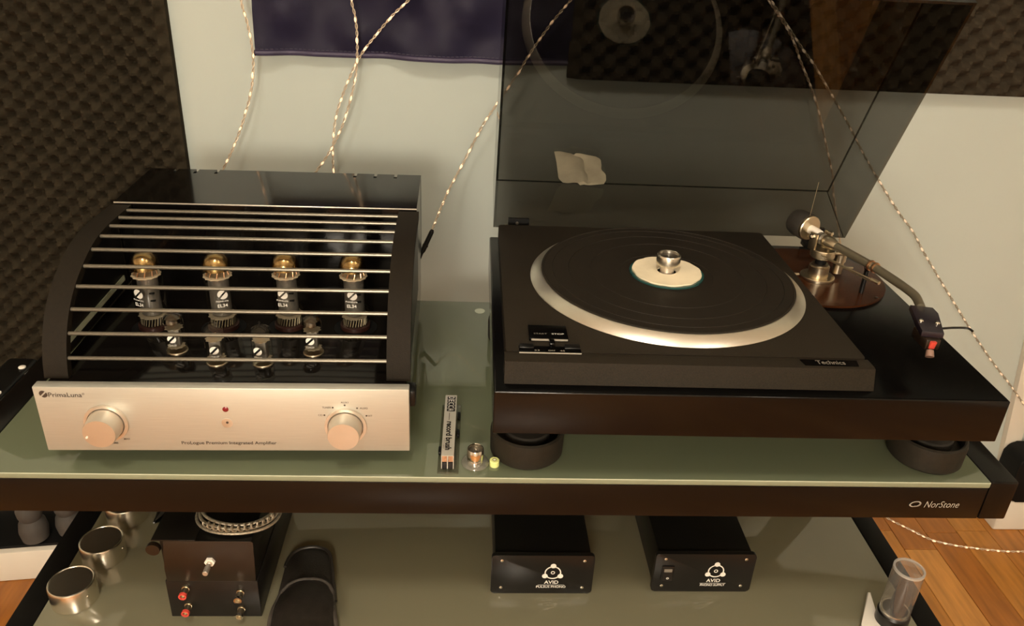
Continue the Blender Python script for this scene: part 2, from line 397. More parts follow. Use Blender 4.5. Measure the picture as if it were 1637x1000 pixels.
st = BM()
for i in range(70):
    x = -0.232 + 0.464 * i / 69
    y = banner_y(x, 0.013) - 0.0026
    box(st, x - 0.0021, x + 0.0021, y - 0.0004, y + 0.0004, 0.0138, 0.0146)
so = obj('stitching', st, 'purple_hem', bn); so['kind'] = 'stuff'

# ================================================================== the stand
GL, GR, GB = -0.0283, 1.0470, 0.4123
SW = 0.0315
ZL = -0.247
stand = thing('hifi_stand', 'wide black hi-fi stand with frosted glass shelves', 'stand', (0.51, 0.2, FZ))
def sp(name, bm, m, parent=None):
    if parent is None:
        bmesh.ops.translate(bm, verts=bm.verts, vec=(-0.51, -0.2, -FZ))
    return obj(name, bm, m, parent or stand)
def sloc(bm): bmesh.ops.translate(bm, verts=bm.verts, vec=(-0.51, -0.2, -FZ)); return bm
gt = sp('glass_shelf', bx(GL + 0.0004, GR - 0.0004, 0.0, GB, -0.0075, 0.0, bev=0.0012), 'shelf_glass')
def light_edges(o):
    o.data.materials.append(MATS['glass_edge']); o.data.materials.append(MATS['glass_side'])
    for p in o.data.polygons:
        if abs(p.normal.z) < 0.9: p.material_index = 1 if 0.2 < p.normal.z else 2  # upward bevels palest: the highlight along the glass edge put into colour
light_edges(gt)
gt['label'] = 'upper frosted green glass shelf'
gl2 = sp('glass_shelf', bx(GL + 0.0004, GR - 0.0004, -0.005, GB, ZL - 0.0075, ZL, bev=0.0012), 'shelf_glass_low')
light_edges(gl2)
gl2['label'] = 'lower frosted glass shelf'
fb = sp('front_beam', bx(GL, GR, 0.0015, 0.034, -0.0515, -0.0085, bev=0.0012), 'beam_black')
sp('rear_beam', bx(GL, GR, GB - 0.03, GB, -0.0515, -0.0085, bev=0.0012), 'beam_black')
for x0, x1 in ((GR + 0.0002, GR + SW), (GL - SW, GL - 0.0002)):
    sp('side_rail', bx(x0, x1, 0.0005, GB + 0.01, -0.0515, 0.0005, bev=0.0022), 'beam_black')
    sp('lower_rail', bx(x0, x1, -0.02, GB + 0.01, ZL - 0.044, ZL + 0.0005, bev=0.002), 'rail_black')
    sp('leg', bx(x0 + 0.002, x1 - 0.002, 0.335, 0.40, ZL + 0.001, -0.052, bev=0.002), 'satin_black')
    sp('leg', bx(x0 + 0.002, x1 - 0.002, 0.335, 0.40, FZ, ZL - 0.0445, bev=0.002), 'satin_black')
sp('lower_front_beam', bx(GL, GR, -0.02, -0.006, ZL - 0.05, ZL - 0.009, bev=0.001), 'beam_black')
sp('lower_rear_beam', bx(GL, GR, GB - 0.03, GB, ZL - 0.05, ZL - 0.009, bev=0.001), 'beam_black')
sb = sp('side_bar', bx(-0.098, GL - SW - 0.0005, 0.06, 0.226, -0.040, 0.0008, bev=0.006, seg=4), 'box_black')
for y in (0.143, 0.2005):
    o = obj('screw', sloc(lt([(0.0042, 0.0006), (0.0042, 0.0018), (0.003, 0.0026), (0, 0.0028)], 16, (-0.0685, y, 0))), 'plastic_white', sb)
obj('glass_pad', sloc(lt([(0.0075, 0.00005), (0.0075, 0.0006), (0, 0.0007)], 24, (0.493, 0.3814, 0))), 'glass_edge', gt)
# logo on the beam
def beam_at(x, z): return Matrix.Translation((-0.51, -0.2, -FZ)) @ on_front(x, 0.0010, z)
text('lettering', 'NorStone', 0.0395, 0.0088, beam_at(1.0005, -0.0312), 'ink_grey', fb, bold=-0.004, shear=0.25)
em = BM()
ring(em, 0.0040, 0.0053, 0, 0.0003, 32, mat4=Matrix.Translation((-0.51, -0.2, -FZ)) @ on_front(0.9700, 0.0012, -0.0310) @ Matrix.Rotation(0.2, 4, 'Z') @ Matrix.Diagonal((1.25, 0.72, 1, 1)))
obj('emblem', em, 'ink_grey', fb)
ec = flat_poly([(0.0052 * math.cos(a) * 1.25, 0.0052 * math.sin(a) * 0.72) for a in [(-1.9 + 2.2 * k / 10) for k in range(11)]] + [(0.004 * math.cos(a) * 0.9 + .0006, 0.004 * math.sin(a) * 0.5) for a in [(0.3 - 2.2 * k / 10) for k in range(11)]], Matrix.Translation((-0.51, -0.2, -FZ)) @ on_front(0.9700, 0.0008, -0.0310))
obj('emblem_fill', ec, 'ink_dim', fb)

# ================================================================== amplifier
AW = 0.364
amp = thing('tube_amplifier', 'valve amplifier with brushed silver faceplate and black curved tube cage', 'amplifier', (0.053, 0.0097, 0.0), 0.0175)
ZP0, ZP1, ZC = 0.021, 0.0967, 0.090
fp = obj('faceplate', bx(0, AW, 0, 0.0115, ZP0, ZP1, bev=0.0010), 'brushed', amp)
fp['label'] = 'brushed silver faceplate'
ch = obj('chassis', bx(0.004, AW - 0.004, 0.0117, 0.385, 0.014, ZC, bev=0.0015), 'amp_gloss', amp)
for x, y in ((0.04, 0.05), (0.324, 0.05), (0.04, 0.34), (0.324, 0.34)):
    obj('foot', lt([(0.014, 0.0004), (0.016, 0.002), (0.016, 0.0138)], 24, (x, y, 0)), 'rubber', amp)
# transformer cover with notched rear edge
tc = BM(); yr, yf, zt = 0.3834, 0.2506, 0.1971
xs = [0.003, 0.035, 0.039, 0.062, 0.066, 0.089, 0.093, AW - 0.093, AW - 0.089, AW - 0.066, AW - 0.062, AW - 0.039, AW - 0.035, AW - 0.003]
poly = [(0.003, yf)]
poly += [(0.003, yr)]
for i in range(1, 13, 2):
    a, b_ = xs[i], xs[i + 1]
    poly += [(a, yr), (a, yr - 0.017), (b_, yr - 0.017), (b_, yr)]
poly += [(AW - 0.003, yr), (AW - 0.003, yf)]
prism(tc, poly, zt - 0.003, zt, 'z')
cov = obj('transformer_cover', tc, 'amp_gloss', amp)
obj('cover_wall', bx(0.003, AW - 0.003, yf, yr - 0.0182, ZC + 0.0003, zt - 0.0031), 'gloss_black', cov)
obj('notch_backing', bx(0.003, AW - 0.003, yr - 0.0180, yr - 0.0003, ZC + 0.0003, zt - 0.0031), 'rail_black', cov)  # black block added under the notches, its colour giving their shade
obj('lip_highlight', bx(0.003, AW - 0.003, yf - 0.0014, yf - 0.0001, zt - 0.0016, zt + 0.0002, bev=0.0004), 'knob_metal', cov)  # bright strip standing in for the highlight on the cover's front edge
# tube cage
BY = [.2338, .2089, .1820, .1546, .1287, .1043, .0803, .0597, .0446, .0337]
BZ = [.1926, .1930, .1932, .1921, .1873, .1789, .1669, .1512, .1319, .1097]
barm = mesh_of('cage_bar', tb([(0.0225, 0, 0), (0.3415, 0, 0)], 0.0021, 10), 'bar_metal')
for y, z in zip(BY, BZ):
    o = obj('cage_bar', barm, None, amp); o.location = (0, y, z)
# curved side bands and their cheeks
prof = spline([(0.2480, 0.1945), (0.215, 0.1958), (0.180, 0.1965), (0.152, 0.1950), (0.1262, 0.1900), (0.1012, 0.1813), (0.0768, 0.1690), (0.0558, 0.1527), (0.0405, 0.1332), (0.0295, 0.1100), (0.0250, ZC + 0.001)], 5)
outer = [(p.x, p.y) for p in [Vector((a[0], a[1])) for a in prof]]
inner = []
for i, p in enumerate(outer):
    a = outer[max(i - 1, 0)]; c_ = outer[min(i + 1, len(outer) - 1)]
    t = Vector((c_[0] - a[0], c_[1] - a[1])).normalized(); nrm = Vector((-t.y, t.x))
    if i == len(outer) - 1: nrm = Vector((1, 0))
    if nrm.y > 0.0 and i < 5: nrm = -nrm
    inner.append((p[0] + nrm.x * 0.009 * (1 if nrm.x >= -0.3 else -1), p[1] - abs(nrm.y) * 0.009))
inner[-1] = (inner[-1][0], outer[-1][1])
for x0, x1 in ((0.0002, 0.0235), (0.3395, AW - 0.0002)):
    obj('cage_side', pr(outer + inner[::-1], x0, x1, 'x'), 'cage_black', amp)
for x0, x1 in ((0.0015, 0.004), (AW - 0.004, AW - 0.0015)):
    obj('cage_cheek', pr(inner + [(0.248, ZC + 0.001)], x0, x1, 'x'), 'satin_black', amp)
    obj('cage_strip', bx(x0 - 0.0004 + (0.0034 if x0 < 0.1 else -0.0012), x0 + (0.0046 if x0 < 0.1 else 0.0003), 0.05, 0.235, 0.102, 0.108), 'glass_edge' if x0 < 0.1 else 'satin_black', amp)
sk = obj('side_switch', bx(AW - 0.0042, AW + 0.006, 0.014, 0.034, 0.066, 0.086, bev=0.003), 'box_black', amp)
# printing and controls on the faceplate
text('lettering', 'ProLogue Premium Integrated Amplifier', 0.0950, 0.0050, on_front(0.1806, -0.0003, 0.0305), 'ink_dark', fp, bold=0.012)
text('lettering', 'PrimaLuna', 0.0315, 0.0052, on_front(0.0298, -0.0003, 0.0880), 'ink_dark', fp, bold=0.004)
text('lettering', '®', 0.0024, 0.0024, on_front(0.0472, -0.0003, 0.0893), 'ink_dark', fp)
half = lambda a0: [(0.0034 * math.cos(a0 + k * PI / 12), 0.0034 * math.sin(a0 + k * PI / 12)) for k in range(13)]
lg = BM()
for a0, dx in ((PI / 4, -0.0005), (PI / 4 + PI, 0.0005)):
    q = flat_poly([(x + dx, y - dx) for x, y in half(a0)], on_front(0.0095, -0.0003, 0.0887))
    me_ = bpy.data.meshes.new('t'); q.to_mesh(me_); q.free(); lg.from_mesh(me_); bpy.data.meshes.remove(me_)
obj('emblem', lg, 'ink_dark', fp)
for s, x, z, w in (('CD', 0.2745, 0.0657, 0.0045), ('TUNER', 0.2812, 0.0749, 0.0088), ('AUX1', 0.2993, 0.0812, 0.0075), ('AUX2', 0.3182, 0.0744, 0.0080), ('HT', 0.3246, 0.0652, 0.0042), ('SELECTOR', 0.2993, 0.0283, 0.0160), ('VOLUME', 0.0640, 0.0305, 0.0135), ('MAX', 0.0800, 0.0355, 0.0060), ('MIN', 0.0480, 0.0355, 0.0055)):
    text('lettering', s, w, 0.0021, on_front(x, -0.0003, z), 'ink_dark', fp, bold=0.004)
dotm = mesh_of('marker_dot', flat_poly(circ(0, 0, 0.0010, 12), FRONT), 'ink_dark')
for x, z in ((0.2785, 0.0657), (0.2873, 0.0749), (0.2993, 0.0778), (0.3116, 0.0744), (0.3207, 0.0652)):
    o = obj('marker_dot', dotm, None, fp); o.location = (x, -0.0003, z)
def turned(prof, x, z, y=0.0, n=48):       # lathe whose axis runs out of the faceplate
    return lt(prof, n, mat4=Matrix.Translation((x, y, z)) @ Matrix.Rotation(PI / 2, 4, 'X'))
for nm, x, z, dot in (('volume_knob', 0.0636, 0.0555, True), ('selector_knob', 0.2993, 0.0530, False)):
    k = obj(nm, turned([(0.0175, 0.0012), (0.0172, 0.004), (0.0160, 0.0190), (0.0155, 0.0203), (0, 0.0206)], x, z), 'knob_metal', amp)
    rb = BM(); ring(rb, 0.0182, 0.0212, 0.0001, 0.0030, 48, mat4=Matrix.Translation((x, 0, z)) @ Matrix.Rotation(PI / 2, 4, 'X'))
    obj('knob_ring', rb, 'knob_metal', k)
    if dot: obj('index_dot', turned([(0.0011, 0.0203), (0.0011, 0.0215), (0, 0.0218)], x - 0.0118, z - 0.0035, n=12), 'plastic_white', k)
obj('indicator_lamp', turned([(0.0030, -0.001), (0.0030, 0.0005), (0.0022, 0.0010), (0, 0.0014)], 0.1813, 0.0721, n=20), 'led_red', fp)
ir = obj('sensor_window', turned([(0.0055, -0.001), (0.0055, 0.0006), (0.0044, 0.0007), (0, 0.0009)], 0.1812, 0.0556, n=28), 'knob_metal', fp)
obj('sensor_hole', turned([(0.0013, 0.0), (0.0013, 0.0012), (0, 0.0013)], 0.1816, 0.0566, n=12), 'ink_dark', ir)
# power tubes
R = 0.0162
glass_p = [(0.0150, 0.0066), (R, 0.011), (R, 0.067), (R * 0.985, 0.074), (R * 0.92, 0.081), (R * 0.76, 0.087), (R * 0.5, 0.091), (R * 0.2, 0.0925), (0, 0.093)]
pt_glass = mesh_of('power_tube', lt(glass_p, 28), 'tube_glass')
pt_base = mesh_of('tube_base', lt([(0.0165, 0.0007), (0.0170, 0.0012), (0.0170, 0.0058), (0.0150, 0.0065)], 28), 'brown_base')
pt_plate = mesh_of('anode_plate', lt([(0.0112, 0.0185), (0.0112, 0.0640)], 20, mat4=Matrix.Diagonal((1.0, 0.8, 1, 1))), 'tube_plate')
def star(r0, r1, n):
    return [((r0 if k % 2 else r1) * math.cos(PI * k / n), (r0 if k % 2 else r1) * math.sin(PI * k / n)) for k in range(2 * n)]
pt_mica = mesh_of('mica_disc', pr(star(0.0146, 0.0157, 14), 0.0650, 0.0661, 'z'), 'mica')
pt_mica2 = mesh_of('mica_disc', pr(star(0.0140, 0.0155, 14), 0.0165, 0.0173, 'z'), 'mica_dim')
gp = [(x * 0.975, z) for x, z in glass_p]
pt_get = mesh_of('getter_flash', lt([(R * 0.965, 0.0740), (R * 0.90, 0.0805), (R * 0.73, 0.0862), (R * 0.47, 0.0900), (0, 0.0918)], 28), 'getter')
crown = BM()
for k in range(9):
    a = 2 * PI * k / 9
    tube(crown, [(0.012 * math.cos(a), 0.012 * math.sin(a), 0.0662), (0.010 * math.cos(a + .2), 0.010 * math.sin(a + .2), 0.0745)], 0.0006, 5)
pt_crown = mesh_of('support_rods', crown, 'copper')
low = BM()
for k in range(26):
    a = 2 * PI * k / 26
    tube(low, [(0.0130 * math.cos(a), 0.0130 * math.sin(a), 0.0070), (0.0125 * math.cos(a + .15), 0.0125 * math.sin(a + .15), 0.0162)], random.uniform(0.0004, 0.0011), 5)
pt_low = mesh_of('lead_wires', low, 'arm_metal')
pt_socket = mesh_of('socket_hole', pr(circ(0, 0, 0.0245, 36), 0.0001, 0.0006, 'z'), 'deep_black')
for i, (x, y, a) in enumerate(((0.0715, 0.1375, -0.35), (0.1475, 0.1385, 0.45), (0.2207, 0.1430, -0.1), (0.2950, 0.1425, 0.0))):
    t = obj('power_tube', pt_glass, None, amp); t.location = (x, y, ZC)
    for me in (pt_base, pt_plate, pt_mica, pt_mica2, pt_get, pt_crown, pt_low):
        obj(me.name.split('.')[0], me, None, t)
    s = obj('socket_hole', pt_socket, None, ch); s.location = (x, y, ZC)
    RZ = Matrix.Rotation(a, 4, 'Z')
    def pl(dx, z): return RZ @ Matrix.Rotation(dx / R, 4, 'Z') @ on_front(0, -R - 0.0003, z)
    text('lettering', 'EL34', 0.0105, 0.0040, pl(-0.001, 0.0355), 'ink_white', t, bold=0.01)
    text('lettering', 'PrimaLuna', 0.0130, 0.0022, pl(-0.001, 0.0410), 'ink_white', t, bold=0.006)
    q = BM()
    for a0, dx in ((PI / 4, -0.0007), (PI / 4 + PI, 0.0007)):
        w = flat_poly([(1.4 * X + dx, 1.4 * Y - dx) for X, Y in half(a0)], pl(0.0, 0.0485))
        me_ = bpy.data.meshes.new('t'); w.to_mesh(me_); w.free(); q.from_mesh(me_); bpy.data.meshes.remove(me_)
    obj('emblem', q, 'ink_white', t)
    for zz in (0.0365, 0.0455):
        obj('plate_slot', bx(0.0035, 0.0085, -0.00965, -0.0070, zz, zz + 0.0014), 'deep_black', t)
# small signal tubes
r2 = 0.0106
st_glass = mesh_of('signal_tube', lt([(r2 * 0.95, 0.002), (r2, 0.005), (r2, 0.037), (r2 * 0.9, 0.0415), (r2 * 0.55, 0.0445), (0.0018, 0.046), (0.0012, 0.050), (0, 0.0505)], 24), 'tube_glass')
st_base = mesh_of('tube_base', lt([(0.0112, 0.0002), (0.0112, 0.0012), (0.0104, 0.0018)], 24), 'champagne')
st_plate = mesh_of('anode_plate', bx(-0.0058, 0.0058, -0.0036, 0.0036, 0.008, 0.028, bev=0.001), 'tube_plate')
st_mica = mesh_of('mica_disc', pr(star(0.0080, 0.0096, 10), 0.0285, 0.0291, 'z'), 'mica_dim')
st_mica2 = mesh_of('mica_disc', pr(star(0.0080, 0.0096, 10), 0.0066, 0.0072, 'z'), 'mica_dim')
st_get = mesh_of('getter_flash', lt([(r2 * 0.97, 0.0365), (r2 * 0.87, 0.0408), (r2 * 0.5, 0.0437), (0.001, 0.0450), (0.0008, 0.0490), (0, 0.0498)], 24), 'getter_dark')
st_ring = mesh_of('getter_ring', ring(BM(), 0.0030, 0.0040, 0.0325, 0.0333, 20), 'chrome')
st_logo = []
for dark in (0, 1):
    if dark == 0:
        q = flat_poly(circ(0, 0, 0.0046, 24), on_front(0, -r2 - 0.0003, 0.0200)); st_logo.append(mesh_of('emblem', q, 'ink_white'))
    else:
        q = flat_poly([(-0.0040, -0.0024), (-0.0024, -0.0040), (0.0040, 0.0024), (0.0024, 0.0040)], on_front(0, -r2 - 0.0005, 0.0200)); st_logo.append(mesh_of('emblem_bar', q, 'deep_black'))
for i, (x, y, a, gt_) in enumerate(((0.1118, 0.0845, 0.0, 1), (0.1598, 0.0615, 0.15, 0), (0.2078, 0.0605, -0.2, 0), (0.2565, 0.0835, -0.1, 1))):
    t = obj('signal_tube', st_glass, None, amp); t.location = (x, y, ZC); t.rotation_euler = (0, 0, a)
    for me in [st_base, st_plate, st_mica, st_mica2, st_ring] + ([st_get] if gt_ else []) + st_logo:
        obj(me.name.split('.')[0], me, None, t)
    text('lettering', '12AU7', 0.0085, 0.0022, on_front(0, -r2 - 0.0003, 0.0125), 'ink_white', t, bold=0.006)

# ================================================================== turntable
PWD, PD, Z0, Z1 = 0.5068, 0.3902, 0.0761, 0.1250
tt = thing('turntable', 'black direct drive turntable on glossy plinth with open smoked dust cover', 'turntable', (0.5005, -0.0272, 0.0), -0.0057)
pln = obj('plinth', bx(0, PWD, 0, PD, Z0, Z1 - 0.0008, bev=0.0012, seg=3), 'gloss_black', tt)
obj('plinth_top', bx(0.0016, PWD - 0.0016, 0.0016, PD - 0.0016, Z1 - 0.0008, Z1, bev=0.0003), 'plinth_black', pln)
for x, y in ((0.041, 0.0775), (0.4935, 0.0800), (0.041, PD - 0.06), (0.4935, PD - 0.06)):
    f = obj('foot', lt([(0.0375, 0.0004), (0.0398, 0.003), (0.0403, 0.0255), (0.0396, 0.0300), (0.0376, 0.0318), (0.0356, 0.0308), (0.0340, 0.0270), (0.0330, 0.0200), (0.0255, 0.0195)], 48, (x, y, 0)), 'foot_rubber', tt)
    obj('foot_neck', lt([(0.0250, 0.0196), (0.0250, 0.0290), (0.0235, 0.0305), (0.0120, 0.0310), (0.0120, Z0 - 0.0003)], 40, (x, y, 0)), 'rubber', f)
# drive deck
DZ = 0.1470
dk = BM()
prism(dk, [(0.0125, Z1 + 0.0003), (0.0375, Z1 + 0.0003), (0.0375, DZ - 0.0006), (0.0225, DZ - 0.0002), (0.0195, DZ - 0.0010)], 0.0095, 0.3740, 'x', bev=0.0008)
deck = obj('drive_deck', dk, 'deck_black', tt)
tp = BM()
prism(tp, round_rect(0.0112, 0.3722, 0.0390, 0.3790, 0.003), Z1 + 0.0003, DZ, 'z', bev=0.0012)
obj('deck_top', tp, 'deck_black', deck)
# start and stop control
sw = obj('start_plate', bx(0.0352, 0.0745, 0.0590, 0.0880, DZ + 0.0002, DZ + 0.0030, bev=0.0004), 'plinth_black', deck)
sc_at = lambda x, y, z: Matrix.Translation((x, y, z))
text('lettering', 'START', 0.0135, 0.0026, sc_at(0.0468, 0.0690, DZ + 0.0032), 'ink_dim', sw, bold=0.006)
text('lettering', 'STOP', 0.0125, 0.0026, sc_at(0.0645, 0.0690, DZ + 0.0032), 'ink_white', sw, bold=0.006)
for a, b_ in ((0.0372, 0.0545), (0.0600, 0.0738)): obj('edge_line', bx(a, b_, 0.0578, 0.0589, DZ + 0.0012, DZ + 0.0028), 'ink_grey', sw)
sl = obj('speed_slider', bx(0.0240, 0.0850, 0.0345, 0.0470, DZ + 0.0002, DZ + 0.0016, bev=0.0003), 'plinth_black', deck)
obj('slider_tab', bx(0.0545, 0.0602, 0.0475, 0.0585, DZ + 0.0002, DZ + 0.0040, bev=0.0012), 'gloss_black', sl)
for a, b_ in ((0.0245, 0.0385), (0.0690, 0.0845)): obj('slider_end', bx(a, b_, 0.0400, 0.0480, DZ + 0.0017, DZ + 0.0036, bev=0.0006), 'box_black', sl)
for s, x, w in (('33', 0.0415, 0.0050), ('OFF', 0.0560, 0.0068), ('45', 0.0665, 0.0048)):
    text('lettering', s, w, 0.0024, sc_at(x, 0.0375, DZ + 0.0018), 'ink_grey', sl, bold=0.004)
obj('edge_line', bx(0.0240, 0.0850, 0.0338, 0.0344, DZ + 0.0002, DZ + 0.0014), 'ink_grey', sl)
bd = obj('name_badge', pr([(0.3045, 0.0228), (0.3580, 0.0228), (0.3600, 0.0338), (0.3025, 0.0338)], DZ - 0.0006, DZ + 0.0005, 'z'), 'gloss_black', deck)
text('lettering', 'Technics', 0.0290, 0.0072, sc_at(0.3315, 0.0285, DZ + 0.0007), 'ink_dim', bd, bold=0.012)
# platter
PX, PY = 0.2037, 0.2090
ptr = obj('platter', lt([(0.1583, DZ + 0.0003), (0.1588, DZ + 0.0012), (0.1580, DZ + 0.0022), (0.1478, 0.1568), (0.1466, 0.1572)], 128, (PX, PY, 0)), 'rim_metal', tt)
mt_prof = [(0.1464, 0.1560), (0.1464, 0.1580), (0.1455, 0.1586)]
rr = [0.140, 0.134, 0.1335, 0.108, 0.1075, 0.082, 0.0815, 0.060, 0.0595]
mp_ = [(0.1440, 0.1586), (0.1432, 0.1580), (0.1340, 0.1580), (0.1336, 0.1574), (0.1330, 0.1574), (0.1326, 0.1580), (0.1150, 0.1580), (0.1146, 0.1574), (0.1140, 0.1574), (0.1136, 0.1580), (0.0900, 0.1580), (0.0896, 0.1575), (0.0890, 0.1575), (0.0886, 0.1580), (0.0540, 0.1580), (0.0535, 0.1574), (0, 0.1574)]
mm = obj('platter_mat', lt(mt_prof + mp_, 128, (PX, PY, 0)), 'mat_rubber', ptr)
# armboard and tonearm
cx, cy, cr = 0.412, 0.284, 0.089
pts = [(cx + cr * math.cos(a), cy + cr * math.sin(a)) for a in [2 * PI * k / 96 for k in range(96)]]
pts = [p for p in pts if p[0] > 0.3755]
a_ = math.acos((0.3755 - cx) / cr)
pts = [(cx + cr * math.cos(-a_ + 2 * a_ * k / 72), cy + cr * math.sin(-a_ + 2 * a_ * k / 72)) for k in range(73)]
abd = obj('armboard', pr(pts, Z1 + 0.0003, Z1 + 0.0028, 'z', bev=0.0006), 'armboard', tt)
obj('armboard_screw', lt([(0.0022, Z1 + 0.0028), (0.0022, Z1 + 0.0034), (0, Z1 + 0.0036)], 16, (0.4700, 0.2215, 0)), 'brown_black', abd)
AX, AY = 0.4164, 0.2770; ZB = Z1 + 0.0030
ta = obj('tonearm', lt([(0.0212, ZB), (0.0212, ZB + 0.0030), (0.0205, ZB + 0.0036), (0.0125, ZB + 0.0038), (0.0125, ZB + 0.0165), (0.0105, ZB + 0.0175), (0.0105, ZB + 0.0195), (0.0070, ZB + 0.0198)], 40, (AX, AY, 0)), 'champagne', tt)
obj('flange_screw', tb([(AX - 0.0225, AY + 0.004, ZB + 0.002), (AX - 0.0290, AY + 0.004, ZB + 0.002)], 0.0020, 10), 'champagne', ta)
obj('pillar', lt([(0.0068, ZB + 0.0199), (0.0068, ZB + 0.029)], 24, (AX, AY, 0)), 'deep_black', ta)
obj('pillar_sleeve', lt([(0.0140, ZB + 0.0290), (0.0150, ZB + 0.0300), (0.0150, ZB + 0.0385), (0.0140, ZB + 0.0395)], 32, (AX, AY, 0)), 'champagne', ta)
ad = Vector((0.4445 - 0.4115, 0.1997 - 0.2845, -0.001)).normalized()     # the arm's direction
an = Vector((-ad.y, ad.x, 0)).normalized()
P0 = Vector((0.4125, 0.2835, 0.1790))
def along(t, s=0, z=0): return P0 + ad * t + an * s + Vector((0, 0, z))
yk = BM()
for s in (-1, 1):
    box(yk, -0.0015, 0.0015, -0.006, 0.006, -0.014, 0.008, bev=0.0006)
    bmesh.ops.translate(yk, verts=yk.verts[-24:] if False else [v for v in yk.verts if abs(v.co.x) < 0.004], vec=(s * 0.0115, 0, 0))
bmesh.ops.transform(yk, matrix=Matrix.Translation(P0) @ Matrix.Rotation(math.atan2(ad.y, ad.x) + PI / 2, 4, 'Z'), verts=yk.verts)
obj('yoke', yk, 'champagne', ta)
obj('lift_platform', bx(AX - 0.004, AX + 0.030, AY - 0.006, AY + 0.016, ZB + 0.0325, ZB + 0.0375, bev=0.002), 'champagne', ta)
obj('lift_cylinder', lt([(0.0062, ZB + 0.006), (0.0062, ZB + 0.022), (0.0074, ZB + 0.0222), (0.0074, ZB + 0.0322)], 24, (AX + 0.026, AY + 0.004, 0)), 'champagne', ta)
for s in (-1, 1):
    obj('pivot_screw', lt([(0.0030, 0), (0.0030, 0.004), (0.0018, 0.005), (0, 0.0052)], 16, mat4=align(along(0, s * 0.0132, 0.004), an * s)), 'chrome', ta)
obj('bearing_block', lt([(0.0050, -0.012), (0.0075, -0.010), (0.0075, 0.004), (0.0048, 0.006)], 24, mat4=align(along(0), ad)), 'bar_metal', ta)
obj('bearing_cone', lt([(0.0050, 0.0), (0.0072, 0.002), (0.0086, 0.010), (0.0058, 0.020), (0.0052, 0.0215)], 28, mat4=align(along(0.006), ad)), 'champagne', ta)
cw = obj('counterweight', lt([(0.0125, -0.030), (0.0155, -0.028), (0.0170, -0.022), (0.0172, -0.006), (0.0165, -0.0045)], 40, mat4=align(along(-0.020, 0, 0.005), ad)), 'rubber', ta)
obj('weight_face', lt([(0.0160, -0.0044), (0.0160, -0.0010), (0.0150, 0.0), (0.0060, 0.0004)], 40, mat4=align(along(-0.020, 0, 0.005), ad)), 'champagne', cw)
obj('weight_shaft', lt([(0.0058, 0.0004), (0.0058, 0.012), (0.0050, 0.018)], 24, mat4=align(along(-0.020, 0, 0.004), ad)), 'plastic_white', cw)
obj('arm_tube', tb(spline([along(0.0270, 0, 0.0), (0.4300, 0.2410, 0.1780), (0.4445, 0.1997, 0.1773), (0.4535, 0.1600, 0.1768), (0.4572, 0.1380, 0.1765), (0.4585, 0.1265, 0.1755), (0.4570, 0.1160, 0.1740), (0.4545, 0.1060, 0.1730)], 6), [0.0050] * 20 + [0.0048] * 23, 14), 'arm_metal', ta)
for d in (-0.0035, 0.0035):
    obj('arm_ring', lt([(0.0045, -0.0012), (0.0063, -0.0012), (0.0066, 0), (0.0063, 0.0012), (0.0045, 0.0012)], 24, mat4=align(Vector((0.4438, 0.2015, 0.1774)) + ad * d, ad)), 'copper', ta)
# arm rest and lift rods
obj('lift_rod', tb([(0.4095, 0.2640, 0.1640), (0.4245, 0.2290, 0.1645), (0.4400, 0.1950, 0.1650)], 0.0009, 8), 'champagne', ta)
obj('lift_rod', tb([(0.4130, 0.2610, 0.1615), (0.4270, 0.2270, 0.1620), (0.4400, 0.1925, 0.1625), (0.4418, 0.1890, 0.1640), (0.4405, 0.1940, 0.1655)], 0.0008, 8), 'champagne', ta)
obj('rod_cap', tb([(0.4408, 0.1925, 0.1650), (0.4458, 0.1825, 0.1650)], 0.0023, 12), 'champagne', ta)
obj('rest_lever', bx(0.4370, 0.4500, 0.2560, 0.2590, 0.1500, 0.1522, bev=0.0008), 'champagne', ta)
obj('arm_rest', tb([(0.4560, 0.2350, Z1 + 0.0029), (0.4560, 0.2350, 0.158), (0.4500, 0.2270, 0.166)], 0.0028, 10), 'box_black', ta)
obj('cover_edge_line', tb([along(-0.022, -0.004, 0.018), (0.417, 0.335, 0.235)], 0.0003, 5), 'champagne', ta)  # thin rod added in place of the dust cover's reflected edge line
# headshell
hs = obj('headshell', pr([(0.4440, 0.1085), (0.4665, 0.1035), (0.4655, 0.0900), (0.4485, 0.0455), (0.4275, 0.0490), (0.4345, 0.0760)], 0.1680, 0.1745, 'z', bev=0.001), 'violet_black', ta)
for x, y in ((0.4362, 0.0700), (0.4512, 0.0655)):
    obj('headshell_screw', lt([(0.0026, 0.1745), (0.0026, 0.1757), (0.0018, 0.1768), (0, 0.1772)], 16, (x, y, 0)), 'chrome', hs)
obj('finger_lift', tb(spline([(0.4535, 0.0600, 0.1720), (0.4650, 0.0595, 0.1735), (0.4785, 0.0575, 0.1745), (0.4815, 0.0520, 0.1738)], 4), 0.0012, 8), 'box_black', hs)
obj('cartridge', bx(0.4315, 0.4465, 0.0430, 0.0720, 0.1560, 0.1678, bev=0.0015), 'brown_black', hs)
obj('stylus_body', pr([(0.0400, 0.1665), (0.0475, 0.1665), (0.0475, 0.1580), (0.0420, 0.1580)], 0.4350, 0.4410, 'x', bev=0.0006), 'red_plastic', hs)
obj('stylus_guard', tb([(0.4362, 0.0410, 0.1570), (0.4350, 0.0365, 0.1520)], [0.0036, 0.0042], 12), 'cartridge_clear', hs)
